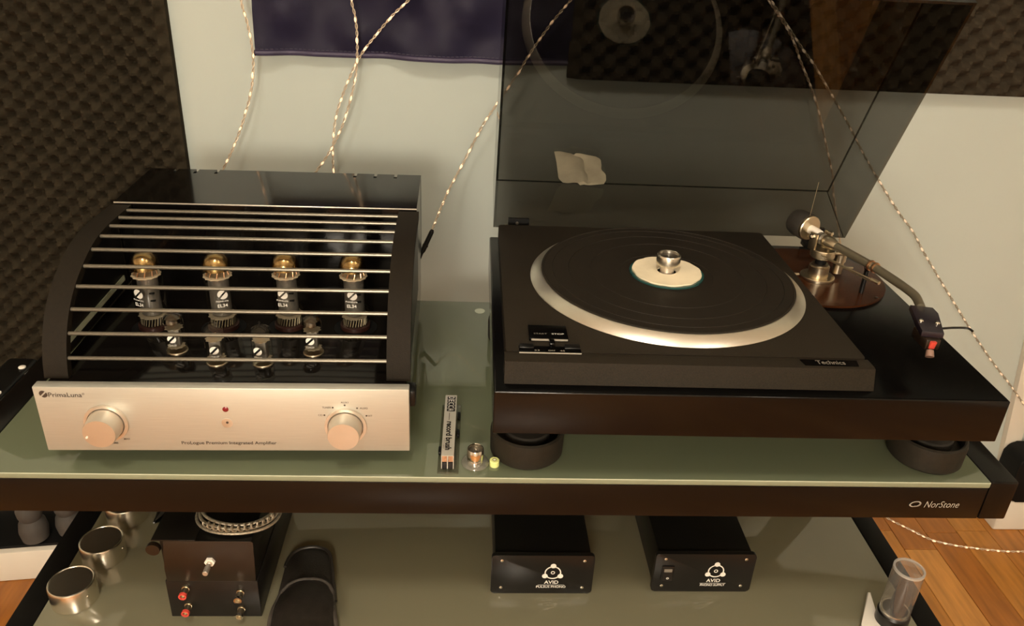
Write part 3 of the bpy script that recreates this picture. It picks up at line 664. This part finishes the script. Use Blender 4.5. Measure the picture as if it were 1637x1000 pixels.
# dust cover
LY, LZ, TH, LD, LL = 0.4017, 0.1345, 1.1298, 0.0924, 0.3646
LX0, LX1 = 0.0049, 0.5030
uu = Vector((0, -math.cos(TH), math.sin(TH))); ss = Vector((0, math.sin(TH), math.cos(TH)))
LM = Matrix.Translation((0, LY, LZ)) @ Matrix(((1, 0, 0, 0), (0, uu.y, ss.y, 0), (0, uu.z, ss.z, 0), (0, 0, 0, 1)))   # (x, along lid, depth)
def lidbox(x0, x1, a0, a1, d0, d1):
    bm = bx(x0, x1, a0, a1, d0, d1); bmesh.ops.transform(bm, matrix=LM, verts=bm.verts); return bm
T = 0.003
lid = obj('dust_cover', lidbox(LX0, LX1, 0, LL, LD, LD + T), 'smoked', tt)
lid['label'] = 'raised smoked acrylic dust cover'
obj('cover_side', lidbox(LX0, LX0 + T, 0, LL, 0, LD - 0.0001), 'smoked', lid)
obj('cover_side', lidbox(LX1 - T, LX1, 0, LL, 0, LD - 0.0001), 'smoked', lid)
obj('cover_back', lidbox(LX0 + T + 0.0001, LX1 - T - 0.0001, 0, T, 0, LD - 0.0001), 'smoked', lid)
obj('cover_front', lidbox(LX0 + T + 0.0001, LX1 - T - 0.0001, LL - T, LL, 0, LD - 0.0001), 'smoked', lid)
for x in (0.0392, PWD - 0.0535):
    h = obj('hinge', pr([(0.3795, Z1 + 0.0004), (0.3985, Z1 + 0.0004), (0.3985, 0.1505), (0.3945, 0.1505), (0.3945, 0.1300), (0.3795, 0.1300)], x - 0.0145, x + 0.0145, 'x', bev=0.0008), 'box_black', tt)
    obj('hinge_screw', lt([(0.0022, 0), (0.0022, 0.0007), (0, 0.0009)], 12, mat4=align((x - 0.002, 0.3944, 0.1440), (0, -1, 0))), 'bar_metal', h)

# things on and in the turntable
def tworld(x, y, z):
    c_, s_ = math.cos(-0.0057), math.sin(-0.0057); return (0.5005 + c_ * x - s_ * y, -0.0272 + s_ * x + c_ * y, z)
mz = 0.1576
wx, wy, _ = tworld(PX, PY, 0)
fd = thing('record_disc', 'cream felt disc on a teal glass base at the platter centre', 'disc', (wx, wy, mz))
obj('glass_base', ring(BM(), 0.0125, 0.0432, 0.0002, 0.0022, 64), 'teal_glass', fd)
fb_ = BM(); n = 80
prof_f = []
for k in range(n):
    prof_f.append(0.0402 + 0.0005 * math.sin(3 * 2 * PI * k / n + 1) + 0.0004 * math.sin(11 * 2 * PI * k / n) + random.uniform(-.0002, .0002))
qs = []
for r_in, z in ((True, 0.0023), (False, 0.0023), (False, 0.0042), (True, 0.0042)):
    qs.append([fb_.verts.new(((0.0112 if r_in else prof_f[k]) * math.cos(2 * PI * k / n), (0.0112 if r_in else prof_f[k]) * math.sin(2 * PI * k / n), z)) for k in range(n)])
for k in range(4):
    a, b_ = qs[k], qs[(k + 1) % 4]
    for i in range(n): fb_.faces.new((a[i], a[(i + 1) % n], b_[(i + 1) % n], b_[i]))
obj('felt_pad', fb_, 'felt', fd)
pk = thing('spindle_adapter', 'polished steel spindle adapter standing in the cream felt disc', 'adapter', (wx + 0.0005, wy + 0.001, mz))
obj('stem', lt([(0.0088, 0.0003), (0.0082, 0.0020), (0.0080, 0.0115)], 32), 'knob_metal', pk)
obj('cap', lt([(0.0080, 0.0117), (0.0134, 0.0122), (0.0140, 0.0130), (0.0140, 0.0225), (0.0134, 0.0240), (0.0128, 0.0246), (0.0119, 0.0242), (0.0115, 0.0200)], 40), 'steel', pk)
obj('cap_recess', lt([(0.0114, 0.0203), (0.0114, 0.0208), (0, 0.0209)], 32), 'box_black', pk)
# cleaning cloth resting inside the raised cover
cl = BM(); poly = [(0.0868, 0.0640), (0.1100, 0.0632), (0.1332, 0.0618), (0.1470, 0.0585), (0.1535, 0.0540), (0.1560, 0.0440), (0.1572, 0.0343), (0.1650, 0.0260), (0.1672, 0.0150), (0.1640, 0.0055), (0.1350, 0.0042), (0.1053, 0.0046), (0.0985, 0.0125), (0.0950, 0.0300), (0.0920, 0.0450)]
nu, nv = 26, 18
def pip(x, y):
    ins = False; j = len(poly) - 1
    for i in range(len(poly)):
        if (poly[i][1] > y) != (poly[j][1] > y) and x < (poly[j][0] - poly[i][0]) * (y - poly[i][1]) / (poly[j][1] - poly[i][1]) + poly[i][0]: ins = not ins
        j = i
    return ins
def span(a):
    xs_ = []
    for i in range(len(poly)):
        (xa, ya), (xb, yb) = poly[i], poly[(i + 1) % len(poly)]
        if (ya <= a < yb) or (yb <= a < ya): xs_.append(xa + (a - ya) / (yb - ya) * (xb - xa))
    return min(xs_), max(xs_)
rows = []
for j in range(nv + 1):
    a = 0.0047 + (0.0620 - 0.0047) * j / nv
    x0, x1 = span(a); row = []
    for i in range(nu + 1):
        t = i / nu; x = x0 + (x1 - x0) * t
        d = LD - 0.0025 - 0.0022 * (0.5 + 0.5 * math.sin(9 * t + 3 * a / 0.06)) - 0.004 * math.exp(-((t - 0.62) / 0.05) ** 2) - 0.004 * t * t
        row.append(cl.verts.new(LM @ Vector((x, a, d))))
    rows.append(row)
for j in range(nv):
    for i in range(nu): cl.faces.new((rows[j][i], rows[j][i + 1], rows[j + 1][i + 1], rows[j + 1][i]))
bmesh.ops.solidify(cl, geom=list(cl.faces), thickness=0.0014)
bmesh.ops.transform(cl, matrix=Matrix.Translation((0.5005, -0.0272, 0)) @ Matrix.Rotation(-0.0057, 4, 'Z'), verts=cl.verts)
tag(obj('cleaning_cloth', cl, 'cloth_cream'), 'small cream cleaning cloth resting inside the raised dust cover', 'cloth')

# ================================================================== string lights
bulb_mes = {g_: mesh_of('bulb', lt([(0, -0.0046), (0.0011, -0.0032), (0.0017, -0.0008), (0.0016, 0.0014), (0.0009, 0.0036), (0, 0.0046)], 8), g_) for g_ in ('bulb_glow', 'bulb_faint')}
def strand(name, pts, label, group, spacing, twist=0.020, rad=0.0013, wire='wire_copper', nwire=2, bulb=1.0, glow='bulb_glow'):
    base = Vector(pts[0])
    root = thing(name, label, 'string light', base, 0, group)
    path = spline([Vector(p) - base for p in pts], 14)
    # resample evenly
    out = [path[0]]; acc = 0.0; step = 0.0022
    for a, b_ in zip(path, path[1:]):
        L = (b_ - a).length; d = b_ - a
        while acc + L >= step and L > 1e-9:
            f = (step - acc) / L; a = a + d * f; d = b_ - a; L = d.length; acc = 0; out.append(a.copy())
        acc += L
    for w in range(nwire):
        h = []
        for i, p in enumerate(out):
            ph = 2 * PI * (i * step / twist) + w * 2 * PI / nwire
            t = (out[min(i + 1, len(out) - 1)] - out[max(i - 1, 0)]).normalized()
            n1 = t.cross(Vector((0, 1, 0.1))).normalized(); n2 = t.cross(n1)
            h.append(p + (n1 * math.cos(ph) + n2 * math.sin(ph)) * rad)
        obj('wire', tb(h, 0.00085, 6), wire, root)
    every = max(1, int(spacing / step))
    for i in range(every // 2, len(out) - 1, every):
        t = (out[min(i + 1, len(out) - 1)] - out[max(i - 1, 0)]).normalized()
        o = obj('bulb', bulb_mes[glow], None, root)
        o.matrix_local = align(out[i] + Vector((random.uniform(-.0006, .0006), -0.001, random.uniform(-.0006, .0006))), t) @ Matrix.Scale(bulb * random.uniform(0.85, 1.1), 4)
    return root
Y = 0.576
def wl(l, y=Y): return [(x, y, z) for x, z in l]
G = 'warm string lights hanging on the wall'
strand('string_light', wl([(0.170, 0.640), (0.150, 0.520), (0.1439, 0.4239), (0.1413, 0.3903), (0.1477, 0.3561), (0.1507, 0.3119), (0.1434, 0.2657), (0.1264, 0.2176), (0.1055, 0.1726), (0.0848, 0.1345), (0.0674, 0.0945)]), 'twisted string light hanging left of the purple banner', G, 0.029)
strand('string_light', wl([(0.270, 0.640), (0.290, 0.520), (0.2963, 0.4306), (0.2984, 0.397), (0.3029, 0.3748), (0.3044, 0.345), (0.3019, 0.3052), (0.2984, 0.2857), (0.2893, 0.2515), (0.2741, 0.2103), (0.2526, 0.1708), (0.229, 0.1363), (0.2117, 0.0992)], 0.574), 'string light falling straight over the banner then curving left to the amplifier', G, 0.029)
strand('string_light', wl([(0.590, 0.640), (0.490, 0.525), (0.4124, 0.4357), (0.3789, 0.4004), (0.3567, 0.3797), (0.3294, 0.3487), (0.3072, 0.32), (0.2889, 0.2853), (0.2773, 0.2586), (0.2674, 0.2305), (0.262, 0.2), (0.2585, 0.1527), (0.2617, 0.1009)], 0.579), 'string light slanting down across the banner and crossing its neighbour', G, 0.029)
cpath = wl([(0.757, 0.592), (0.700, 0.516), (0.643, 0.4458), (0.6138, 0.4104), (0.5858, 0.3743), (0.5627, 0.3393), (0.5409, 0.3017), (0.5185, 0.2659), (0.4909, 0.2212), (0.4627, 0.1618)]) + [(0.4417, 0.530, 0.1317), (0.4279, 0.466, 0.1140), (0.4216, 0.4215, 0.1085)]
cs = strand('string_light', cpath, 'string light running down from behind the dust cover to a black plug', G, 0.030)
bs = Vector(cpath[0])
plug = obj('plug', tb([Vector(p) - bs for p in ((0.4218, 0.4220, 0.1090), (0.4210, 0.4200, 0.1070), (0.4085, 0.4160, 0.0790), (0.4066, 0.4150, 0.0755), (0.4040, 0.4140, 0.066))], [0.0022, 0.0034, 0.0038, 0.0026, 0.0016], 12), 'box_black', cs)
obj('plug_ring', lt([(0.0042, -0.001), (0.0042, 0.001)], 14, mat4=align(Vector((0.4120, 0.4170, 0.0865)) - bs, (0.0125, 0.004, 0.028))), 'rubber', plug)
GD = 'string lights behind the dust cover'
strand('string_light', wl([(0.763, 0.592), (0.820, 0.526), (0.8798, 0.4561), (0.9087, 0.423), (0.9506, 0.3768), (0.977, 0.3347), (0.9933, 0.3099), (1.0105, 0.2816), (1.0268, 0.2497), (1.0458, 0.2069), (1.0654, 0.1627), (1.0757, 0.1275), (1.0961, 0.0728), (1.1124, 0.0273)], 0.581)[::-1], 'string light hanging steeply behind the dust cover to the tonearm', GD, 0.026, glow='bulb_faint')
d2 = wl([(0.766, 0.600), (0.824, 0.530), (0.8798, 0.4561), (0.9087, 0.423), (0.9341, 0.3959), (0.9702, 0.3576), (0.9927, 0.3353), (1.0264, 0.2958), (1.0628, 0.2531), (1.1107, 0.1926), (1.1589, 0.1368), (1.1924, 0.1005), (1.2193, 0.0743), (1.255, 0.0304), (1.3007, -0.022), (1.3425, -0.069), (1.3857, -0.1176), (1.4451, -0.1797), (1.4991, -0.2321), (1.5605, -0.2979), (1.6316, -0.3894)], 0.570)
strand('string_light', d2, 'long string light slanting down the wall to the right of the turntable', GD, 0.024, wire='cable_silver', glow='bulb_faint')
strand('string_light', [(1.300, 0.600, -0.553), (1.335, 0.59, -0.555), (1.354, 0.567, -0.555), (1.383, 0.538, -0.555), (1.407, 0.514, -0.555), (1.441, 0.5, -0.555), (1.474, 0.492, -0.555), (1.534, 0.483, -0.555), (1.58, 0.482, -0.555), (1.637, 0.484, -0.555)], 'string light lying on the wooden floor right of the stand', GD, 0.021, bulb=0.8)

# ================================================================== small things on the upper shelf
rb = thing('record_brush', 'silver record brush with brown bristles lying on clear tray', 'brush', (0.457, 0.07, 0.0), -0.01)
obj('tray', bx(-0.0105, 0.0118, -0.0655, 0.062, 0.0003, 0.0022, bev=0.0006), 'clear_plastic', rb)
chn = BM(); prism(chn, [(-0.0066, 0.0024), (-0.0066, 0.0195), (0.0066, 0.0195), (0.0066, 0.0024), (0.0058, 0.0024), (0.0058, 0.0187), (0.0005, 0.0187), (0.0005, 0.0024), (-0.0005, 0.0024), (-0.0005, 0.0187), (-0.0058, 0.0187), (-0.0058, 0.0024)], -0.0590, 0.056, 'y')
chan = obj('channel', chn, 'brush_silver', rb)
for a, b_ in ((-0.0056, -0.0007), (0.0007, 0.0056)):
    obj('bristles', bx(a, b_, -0.0578, 0.055, 0.0105, 0.0185), 'bristle', rb)
    obj('bristle_tuft', bx(a, b_, -0.0600, 0.055, 0.0024, 0.0104, bev=0.0012), 'bristle_black', rb)
top = lambda x, y: Matrix.Translation((x, y, 0.0197)) @ Matrix.Rotation(-PI / 2, 4, 'Z')
for i, chx in enumerate('DECCA'):
    yy = 0.0500 - i * 0.0062
    sq = obj('letter_block', flat_poly([(-0.0027, -0.0046), (0.0027, -0.0046), (0.0027, 0.0046), (-0.0027, 0.0046)], top(0.0006, yy)), 'deep_black', chan)
    text('lettering', chx, 0.0038, 0.0066, Matrix.Translation((0, 0, 0.0002)) @ top(0.0006, yy), 'ink_white', chan, bold=0.01)
obj('rule_line', flat_poly([(-0.007, -0.0003), (0.007, -0.0003), (0.007, 0.0003), (-0.007, 0.0003)], top(-0.0008, 0.0125)), 'ink_dark', chan)
text('lettering', 'record brush', 0.0520, 0.0068, top(0.0002, -0.0235), 'deep_black', chan, bold=0.035)
text('lettering', 'made in england', 0.0180, 0.0014, top(-0.0046, -0.0380), 'ink_dark', chan)
for x, y in ((0.0095, 0.036), (0.0095, 0.002), (-0.0092, -0.030)):
    obj('tray_clip', bx(x - 0.0016, x + 0.0016, y - 0.006, y + 0.006, 0.0022, 0.0062, bev=0.001), 'box_black', rb)
cp = thing('stylus_gauge', 'chrome capped clear plastic gauge beside the record brush', 'gauge', (0.4858, 0.0235, 0.0))
obj('clear_flange', lt([(0.0110, 0.0003), (0.0146, 0.0010), (0.0150, 0.0022), (0.0138, 0.0044), (0.0112, 0.0068), (0.0098, 0.0078)], 40), 'glint_plastic', cp)
obj('skirt', lt([(0.0088, 0.0008), (0.0090, 0.0060), (0.0084, 0.0076)], 40), 'chrome', cp)
obj('cap', lt([(0.0084, 0.0080), (0.0092, 0.0086), (0.0087, 0.0196), (0.0083, 0.0202), (0.0079, 0.0198), (0.0078, 0.0158)], 40), 'chrome', cp)
obj('cap_dish', lt([(0.0077, 0.0160), (0.0030, 0.0156), (0.0028, 0.0166), (0.0018, 0.0172), (0, 0.0172)], 32), 'bar_metal', cp)
bl = thing('bubble_level', 'tiny round yellow green bubble level beside the rubber foot', 'level', (0.5062, 0.0205, 0.0))
obj('vial', lt([(0.0050, 0.0003), (0.0053, 0.0010), (0.0053, 0.0070), (0.0048, 0.0076), (0, 0.0077)], 28), 'level_liquid', bl)
obj('target_ring', ring(BM(), 0.0019, 0.0023, 0.0077, 0.0079, 24), 'ink_dark', bl)
obj('bubble', lt([(0.0011, 0.0077), (0.0011, 0.0080), (0, 0.0081)], 14), 'plastic_white', bl)

# ================================================================== things on the lower shelf
for i, (x, y, lab) in enumerate(((0.0035, 0.0680, 'polished steel weight nearest the front of the lower shelf'), (0.0105, 0.1395, 'middle polished steel weight of the three on the lower shelf'), (0.0125, 0.2140, 'rearmost polished steel weight, half hidden behind the front beam'))):
    w = thing('steel_weight', lab, 'weight', (x, y, ZL), 0.4 * i, 'steel weights on the lower shelf')
    b0 = obj('body', lt([(0.0262, 0.0003), (0.0268, 0.0010), (0.0268, 0.0270), (0.0260, 0.0289), (0.0250, 0.0294), (0.0243, 0.0290), (0.0240, 0.0284), (0, 0.0283)], 48), 'steel', w)
    obj('side_hole', lt([(0.0020, -0.001), (0.0020, 0.0004), (0, 0.0005)], 14, mat4=align((0.0268 * math.cos(-0.5), 0.0268 * math.sin(-0.5), 0.017), (math.cos(-0.5), math.sin(-0.5), 0))), 'chrome', w)
# stacked phono boxes
dy = 0.185
lb = thing('switch_box', 'black input box with two red and two dark sockets', 'box', (0.181, 0.04, ZL))
obj('body', bx(-0.0530, 0.0535, 0.0, dy, 0.0003, 0.0580, bev=0.001), 'satin_black', lb)
def rca(x, z, colr, par, ln=0.014):
    s = obj('socket', lt([(0.0046, 0.0), (0.0046, 0.0025), (0.0038, 0.0027), (0.0038, ln), (0.0032, ln + 0.0003), (0.0030, ln - 0.003), (0, ln - 0.003)], 20, mat4=align((x, -0.0002, z), (0, -1, 0))), 'champagne', par)
    rg = BM(); ring(rg, 0.0031, 0.0046, ln - 0.003, ln + 0.0006, 20, mat4=align((x, -0.0002, z), (0, -1, 0)))
    obj('socket_ring', rg, colr, s)
for x, z in ((-0.030, 0.0475), (-0.0305, 0.0200)): rca(x, z, 'red_plastic', lb)
for x, z in ((0.0325, 0.0415), (0.0310, 0.0145)): rca(x, z, 'chrome', lb)
ub = thing('preamp_box', 'brown black box with single steel shaft stacked on the input box', 'box', (0.181, 0.04, ZL + 0.0583))
obj('body', bx(-0.0505, 0.0525, 0.0005, dy, 0.0, 0.0620, bev=0.001), 'box_black', ub)
obj('front_panel', pr([(-0.0500, 0.001), (0.0525, 0.001), (0.0545, 0.0605), (0.0520, 0.0625), (-0.0460, 0.0625), (-0.0500, 0.02)], -0.0015, 0.0, 'y', bev=0.0004), 'brown_black', ub)
obj('top_flange', bx(-0.0590, -0.0100, -0.0012, 0.05, 0.0622, 0.0640, bev=0.0004), 'satin_black', ub)
obj('side_knob', lt([(0.0078, 0), (0.0080, 0.001), (0.0078, 0.006), (0, 0.0064)], 28, mat4=align((-0.0590, 0.004, 0.0490), (0, -1, 0))), 'brown_black', ub)
sh = obj('control_shaft', lt([(0.0030, 0.0), (0.0030, 0.006), (0.0024, 0.0065), (0.0024, 0.010), (0.0032, 0.0105), (0.0032, 0.0200), (0.0028, 0.0205), (0, 0.0206)], 20, mat4=align((0.0035, -0.0016, 0.0330), (0, -1, 0))), 'knob_metal', ub)
obj('hex_nut', lt([(0.0060, 0.0002), (0.0060, 0.0034)], 6, mat4=align((0.0035, -0.0016, 0.0330), (0, -1, 0))), 'plastic_white', sh)
# coiled cable
cc = thing('cable_coil', 'coil of braided silver cable lying on the stacked boxes', 'cable', (0.210, 0.085, ZL + 0.1230), 0, None)
for k in range(3):
    pts = []
    for i in range(49):
        a = 2 * PI * i / 48
        pts.append(((0.048 - 0.003 * k) * math.cos(a) + 0.001 * k, (0.036 - 0.0035 * k) * math.sin(a) - 0.004, 0.0026 + 0.0042 * k + 0.001 * math.sin(3 * a + k)))
    obj('cable_loop', tb(pts, 0.0019, 8), 'cable_silver', cc)
br = []
for i in range(220):
    a = -2.3 + 1.9 * i / 219
    br.append((0.0470 * math.cos(a) + 0.0015 * math.cos(a * 40), 0.0355 * math.sin(a) - 0.004 + 0.0024 * math.cos(a * 40), 0.0105 + 0.0036 * math.sin(a * 40)))
obj('cable_wrap', tb(br, 0.0011, 6), 'cable_silver', cc)
# papers and strap behind
pp = tag(obj('folded_paper', bx(-0.028, 0.028, -0.035, 0.035, 0.0, 0.0015), 'paper'), 'folded cream paper behind the stacked black boxes', 'paper')
pp.location = (0.112, 0.275, ZL + 0.03); pp.rotation_euler = (0.35, 0.1, 0.75)
stp = obj('black_strap', tb(spline([(0.085, 0.26, ZL + 0.006), (0.090, 0.20, ZL + 0.05), (0.104, 0.13, ZL + 0.085), (0.112, 0.075, ZL + 0.115)], 8), [0.007] * 20 + [0.0055, 0.004, 0.003, 0.002, 0.001], 8), 'box_black')
tag(stp, 'thick black lead running behind the stacked boxes', 'cable')
# leather pouch
po = thing('leather_pouch', 'soft black leather pouch with folded flap on the lower shelf', 'pouch', (0.285, 0.07, ZL))
def blob(poly, z0, z1, round_=0.004, puff=0.0):
    bm = BM(); prism(bm, poly, z0, z1, 'z', bev=round_); return bm
back_out = [(p[0] - 0.285, p[1] - 0.07) for p in ((0.2480, 0.030), (0.2470, 0.115), (0.2485, 0.130), (0.2540, 0.1415), (0.2640, 0.1490), (0.2790, 0.1515), (0.2930, 0.1470), (0.3010, 0.1370), (0.3055, 0.1210), (0.3200, 0.058), (0.3270, 0.030))]
obj('back_panel', blob(back_out, 0.0004, 0.0060, 0.0018), 'leather', po)
rim = [Vector((p[0], p[1], 0.0066)) for p in back_out[1:-1]]
obj('rim', tb(spline(rim, 4), 0.0022, 8), 'leather', po)
# flap: a sheet rising towards the viewer and rounded at its far end
fl_ = BM(); g = []; nu, nv = 24, 26
for j in range(nv + 1):
    v = j / nv; row = []
    for i in range(nu + 1):
        u = -1 + 2 * i / nu
        vv = v * 1.0
        yy = 0.092 - 0.092 * (vv ** 1.0)
        arch = max(0.0, 1 - abs(u) ** 2.6) ** 0.5
        yfar = 0.052 + 0.040 * arch
        yy = yfar + (0.000 - yfar) * vv
        half_w = 0.0345 + 0.005 * vv
        xx = 0.2835 + 0.006 * (1 - vv) * 0 + u * half_w + 0.008 * vv
        hz = 0.0085 + 0.020 * math.sin(min(1, vv * 1.15) * PI * 0.62) * (1 - 0.35 * u * u) - (0.0018 if abs(u) < 0.86 and vv > 0.05 else 0.0)
        row.append(fl_.verts.new((xx - 0.285, yy - 0.07, hz)))
    g.append(row)
for j in range(nv):
    for i in range(nu): fl_.faces.new((g[j][i], g[j][i + 1], g[j + 1][i + 1], g[j + 1][i]))
edge_pts = [g[j][0].co.copy() for j in range(nv, -1, -1)] + [v.co.copy() for v in g[0]] + [g[j][nu].co.copy() for j in range(0, nv + 1)]
bmesh.ops.solidify(fl_, geom=list(fl_.faces), thickness=0.0016)
obj('flap', fl_, 'leather_flap_lit', po)
obj('flap_edge', tb(edge_pts[::2], 0.0026, 8), 'leather_edge', po)
obj('pouch_body', blob([(-0.034, -0.070), (0.042, -0.070), (0.037, -0.020), (-0.033, -0.020)], 0.0062, 0.0180, 0.005), 'leather', po)
# two small phono units
def avid(x0, x1, yf_, label, line2, swt):
    xc = (x0 + x1) / 2; hw = (x1 - x0) / 2
    t = thing('phono_unit', label, 'hi-fi unit', (xc, yf_, ZL), 0, 'small black phono units on the lower shelf')
    obj('body', bx(-hw + 0.0045, hw - 0.0045, 0.0062, 0.19, 0.0020, 0.0615, bev=0.001), 'box_black', t)
    f = obj('front_panel', pr(round_rect(-hw, hw, 0.0006, 0.0642, 0.0045), 0, 0.006, 'y', bev=0.0008), 'face_black', t)
    for sx in (-1, 1):
        for z in (0.0110, 0.0560):
            obj('panel_screw', lt([(0.0021, 0.0), (0.0021, 0.0006), (0.0012, 0.0010), (0, 0.0010)], 14, mat4=align((sx * (hw - 0.0128), -0.0001, z), (0, -1, 0))), 'steel', t)
    ex = 0.0130 if not swt else 0.0155
    ez = 0.0362
    e = BM()
    place = on_front(ex, -0.0002, ez)
    ring(e, 0.0090, 0.0105, 0, 0.0002, 40, mat4=place)
    ring(e, 0.0017, 0.0026, 0, 0.0002, 20, mat4=place)
    for k in range(3):
        a = PI / 2 + k * 2 * PI / 3
        ring(e, 0.0001, 0.0036, 0.0000, 0.0003, 18, mat4=place @ Matrix.Translation((0.0113 * math.cos(a), 0.0113 * math.sin(a), 0)))
    obj('emblem', e, 'ink_white', f)
    text('lettering', 'AVID', 0.0180, 0.0056, on_front(ex - 0.001, -0.0002, 0.0200), 'ink_white', f, bold=0.01)
    text('lettering', line2, 0.0375 if not swt else 0.0320, 0.0036, on_front(ex - 0.001, -0.0002, 0.0122), 'ink_white', f, bold=0.01)
    obj('rule_line', flat_poly([(-0.0170, -0.0002), (0.0170, -0.0002), (0.0170, 0.0002), (-0.0170, 0.0002)], on_front(ex - 0.001, -0.0002, 0.0152)), 'ink_white', f)
    if swt:
        s = obj('rocker_switch', bx(-hw + 0.0095, -hw + 0.0255, -0.0018, 0.0001, 0.0200, 0.0450, bev=0.0008), 'box_black', t)
        obj('rocker', pr([(-0.0018, 0.0225), (-0.0046, 0.0235), (-0.0022, 0.0330), (-0.0019, 0.0430), (-0.0018, 0.0430)], -hw + 0.0115, -hw + 0.0235, 'x'), 'satin_black', s)
        rr_ = BM(); ring(rr_, 0.0012, 0.0018, 0, 0.0003, 18, mat4=on_front(-hw + 0.0175, -0.0042, 0.0275) @ Matrix.Rotation(0.2, 4, 'X')); obj('mark', rr_, 'ink_white', s)
        obj('mark', bx(-hw + 0.0125, -hw + 0.0225, -0.0026, -0.0019, 0.0362, 0.0412), 'ink_dim', s)
    return t
avid(0.5115, 0.6405, 0.0775, 'black phono unit with white round emblem and plain left side', 'PULSUS PHONO', False)
avid(0.7185, 0.8475, 0.0813, 'black supply unit with rocker switch and white round emblem', 'PHONO SUPPLY', True)
# clear bottle and white tool
cb = thing('clear_tube', 'clear plastic tube on black base at the shelf edge', 'tube', (1.0125, 0.030, ZL))
obj('tube_base', lt([(0.0185, 0.0003), (0.0195, 0.002), (0.0195, 0.0200), (0.0180, 0.0220), (0.0172, 0.0235)], 40), 'box_black', cb)
tub = BM()
lathe(tub, [(0.0176, 0.0200), (0.0180, 0.0225), (0.0180, 0.0890), (0.0174, 0.0912), (0.0150, 0.0920), (0, 0.0920)], 40)
tw = obj('tube_wall', tub, 'glint_plastic', cb)
obj('tube_rim', ring(BM(), 0.0158, 0.0182, 0.0898, 0.0926, 40), 'glint_rim', tw)
obj('inner_brush', lt([(0.0050, 0.0237), (0.0070, 0.0300), (0.0078, 0.0420), (0.0060, 0.0600), (0.0035, 0.0740), (0, 0.0760)], 20), 'deep_black', cb)
obj('inner_ring', ring(BM(), 0.0150, 0.0172, 0.0237, 0.0262, 40), 'steel', cb)
wt = BM(); prism(wt, [(1.0030, 0.0760), (1.0072, 0.0758), (1.0010, 0.050), (0.9955, 0.0330), (1.0000, 0.018), (1.0060, 0.006), (0.9640, 0.006), (0.9720, 0.0240)], ZL + 0.0004, ZL + 0.0060, 'z', bev=0.0016)
tag(obj('white_scraper', wt, 'plastic_white'), 'white plastic scraper lying beside the clear tube', 'tool')

# ================================================================== beside the stand, lower left
lw_ = thing('low_bench', 'low white board with black top on the floor left of the stand', 'bench', (-0.29, 0.456, FZ), 0.12)
obj('board', bx(-0.30, 0.110, -0.052, 0.085, 0.0003, 0.0640, bev=0.003), 'white_paint', lw_)
obj('black_top', bx(-0.295, 0.105, -0.042, 0.082, 0.0642, 0.0700, bev=0.002), 'deep_black', lw_)
for i, (x, y, s, lab) in enumerate(((-0.264, 0.432, 1.0, 'dark grey rounded ornament nearest the left edge of the photo'), (-0.212, 0.450, 0.95, 'dark grey rounded ornament next to the stand rail'))):
    f = thing('grey_ornament', lab, 'ornament', (x, y, FZ + 0.0705), 0, 'grey ornaments on the low bench')
    obj('body', lt([(0.016 * s, 0.0), (0.021 * s, 0.004), (0.0235 * s, 0.022 * s), (0.021 * s, 0.038 * s), (0.0165 * s, 0.046 * s)], 28), 'grey_object', f)
    obj('head', lt([(0.0165 * s, 0.0462 * s), (0.0195 * s, 0.054 * s), (0.0205 * s, 0.066 * s), (0.016 * s, 0.080 * s), (0, 0.086 * s)], 28), 'grey_object', f)
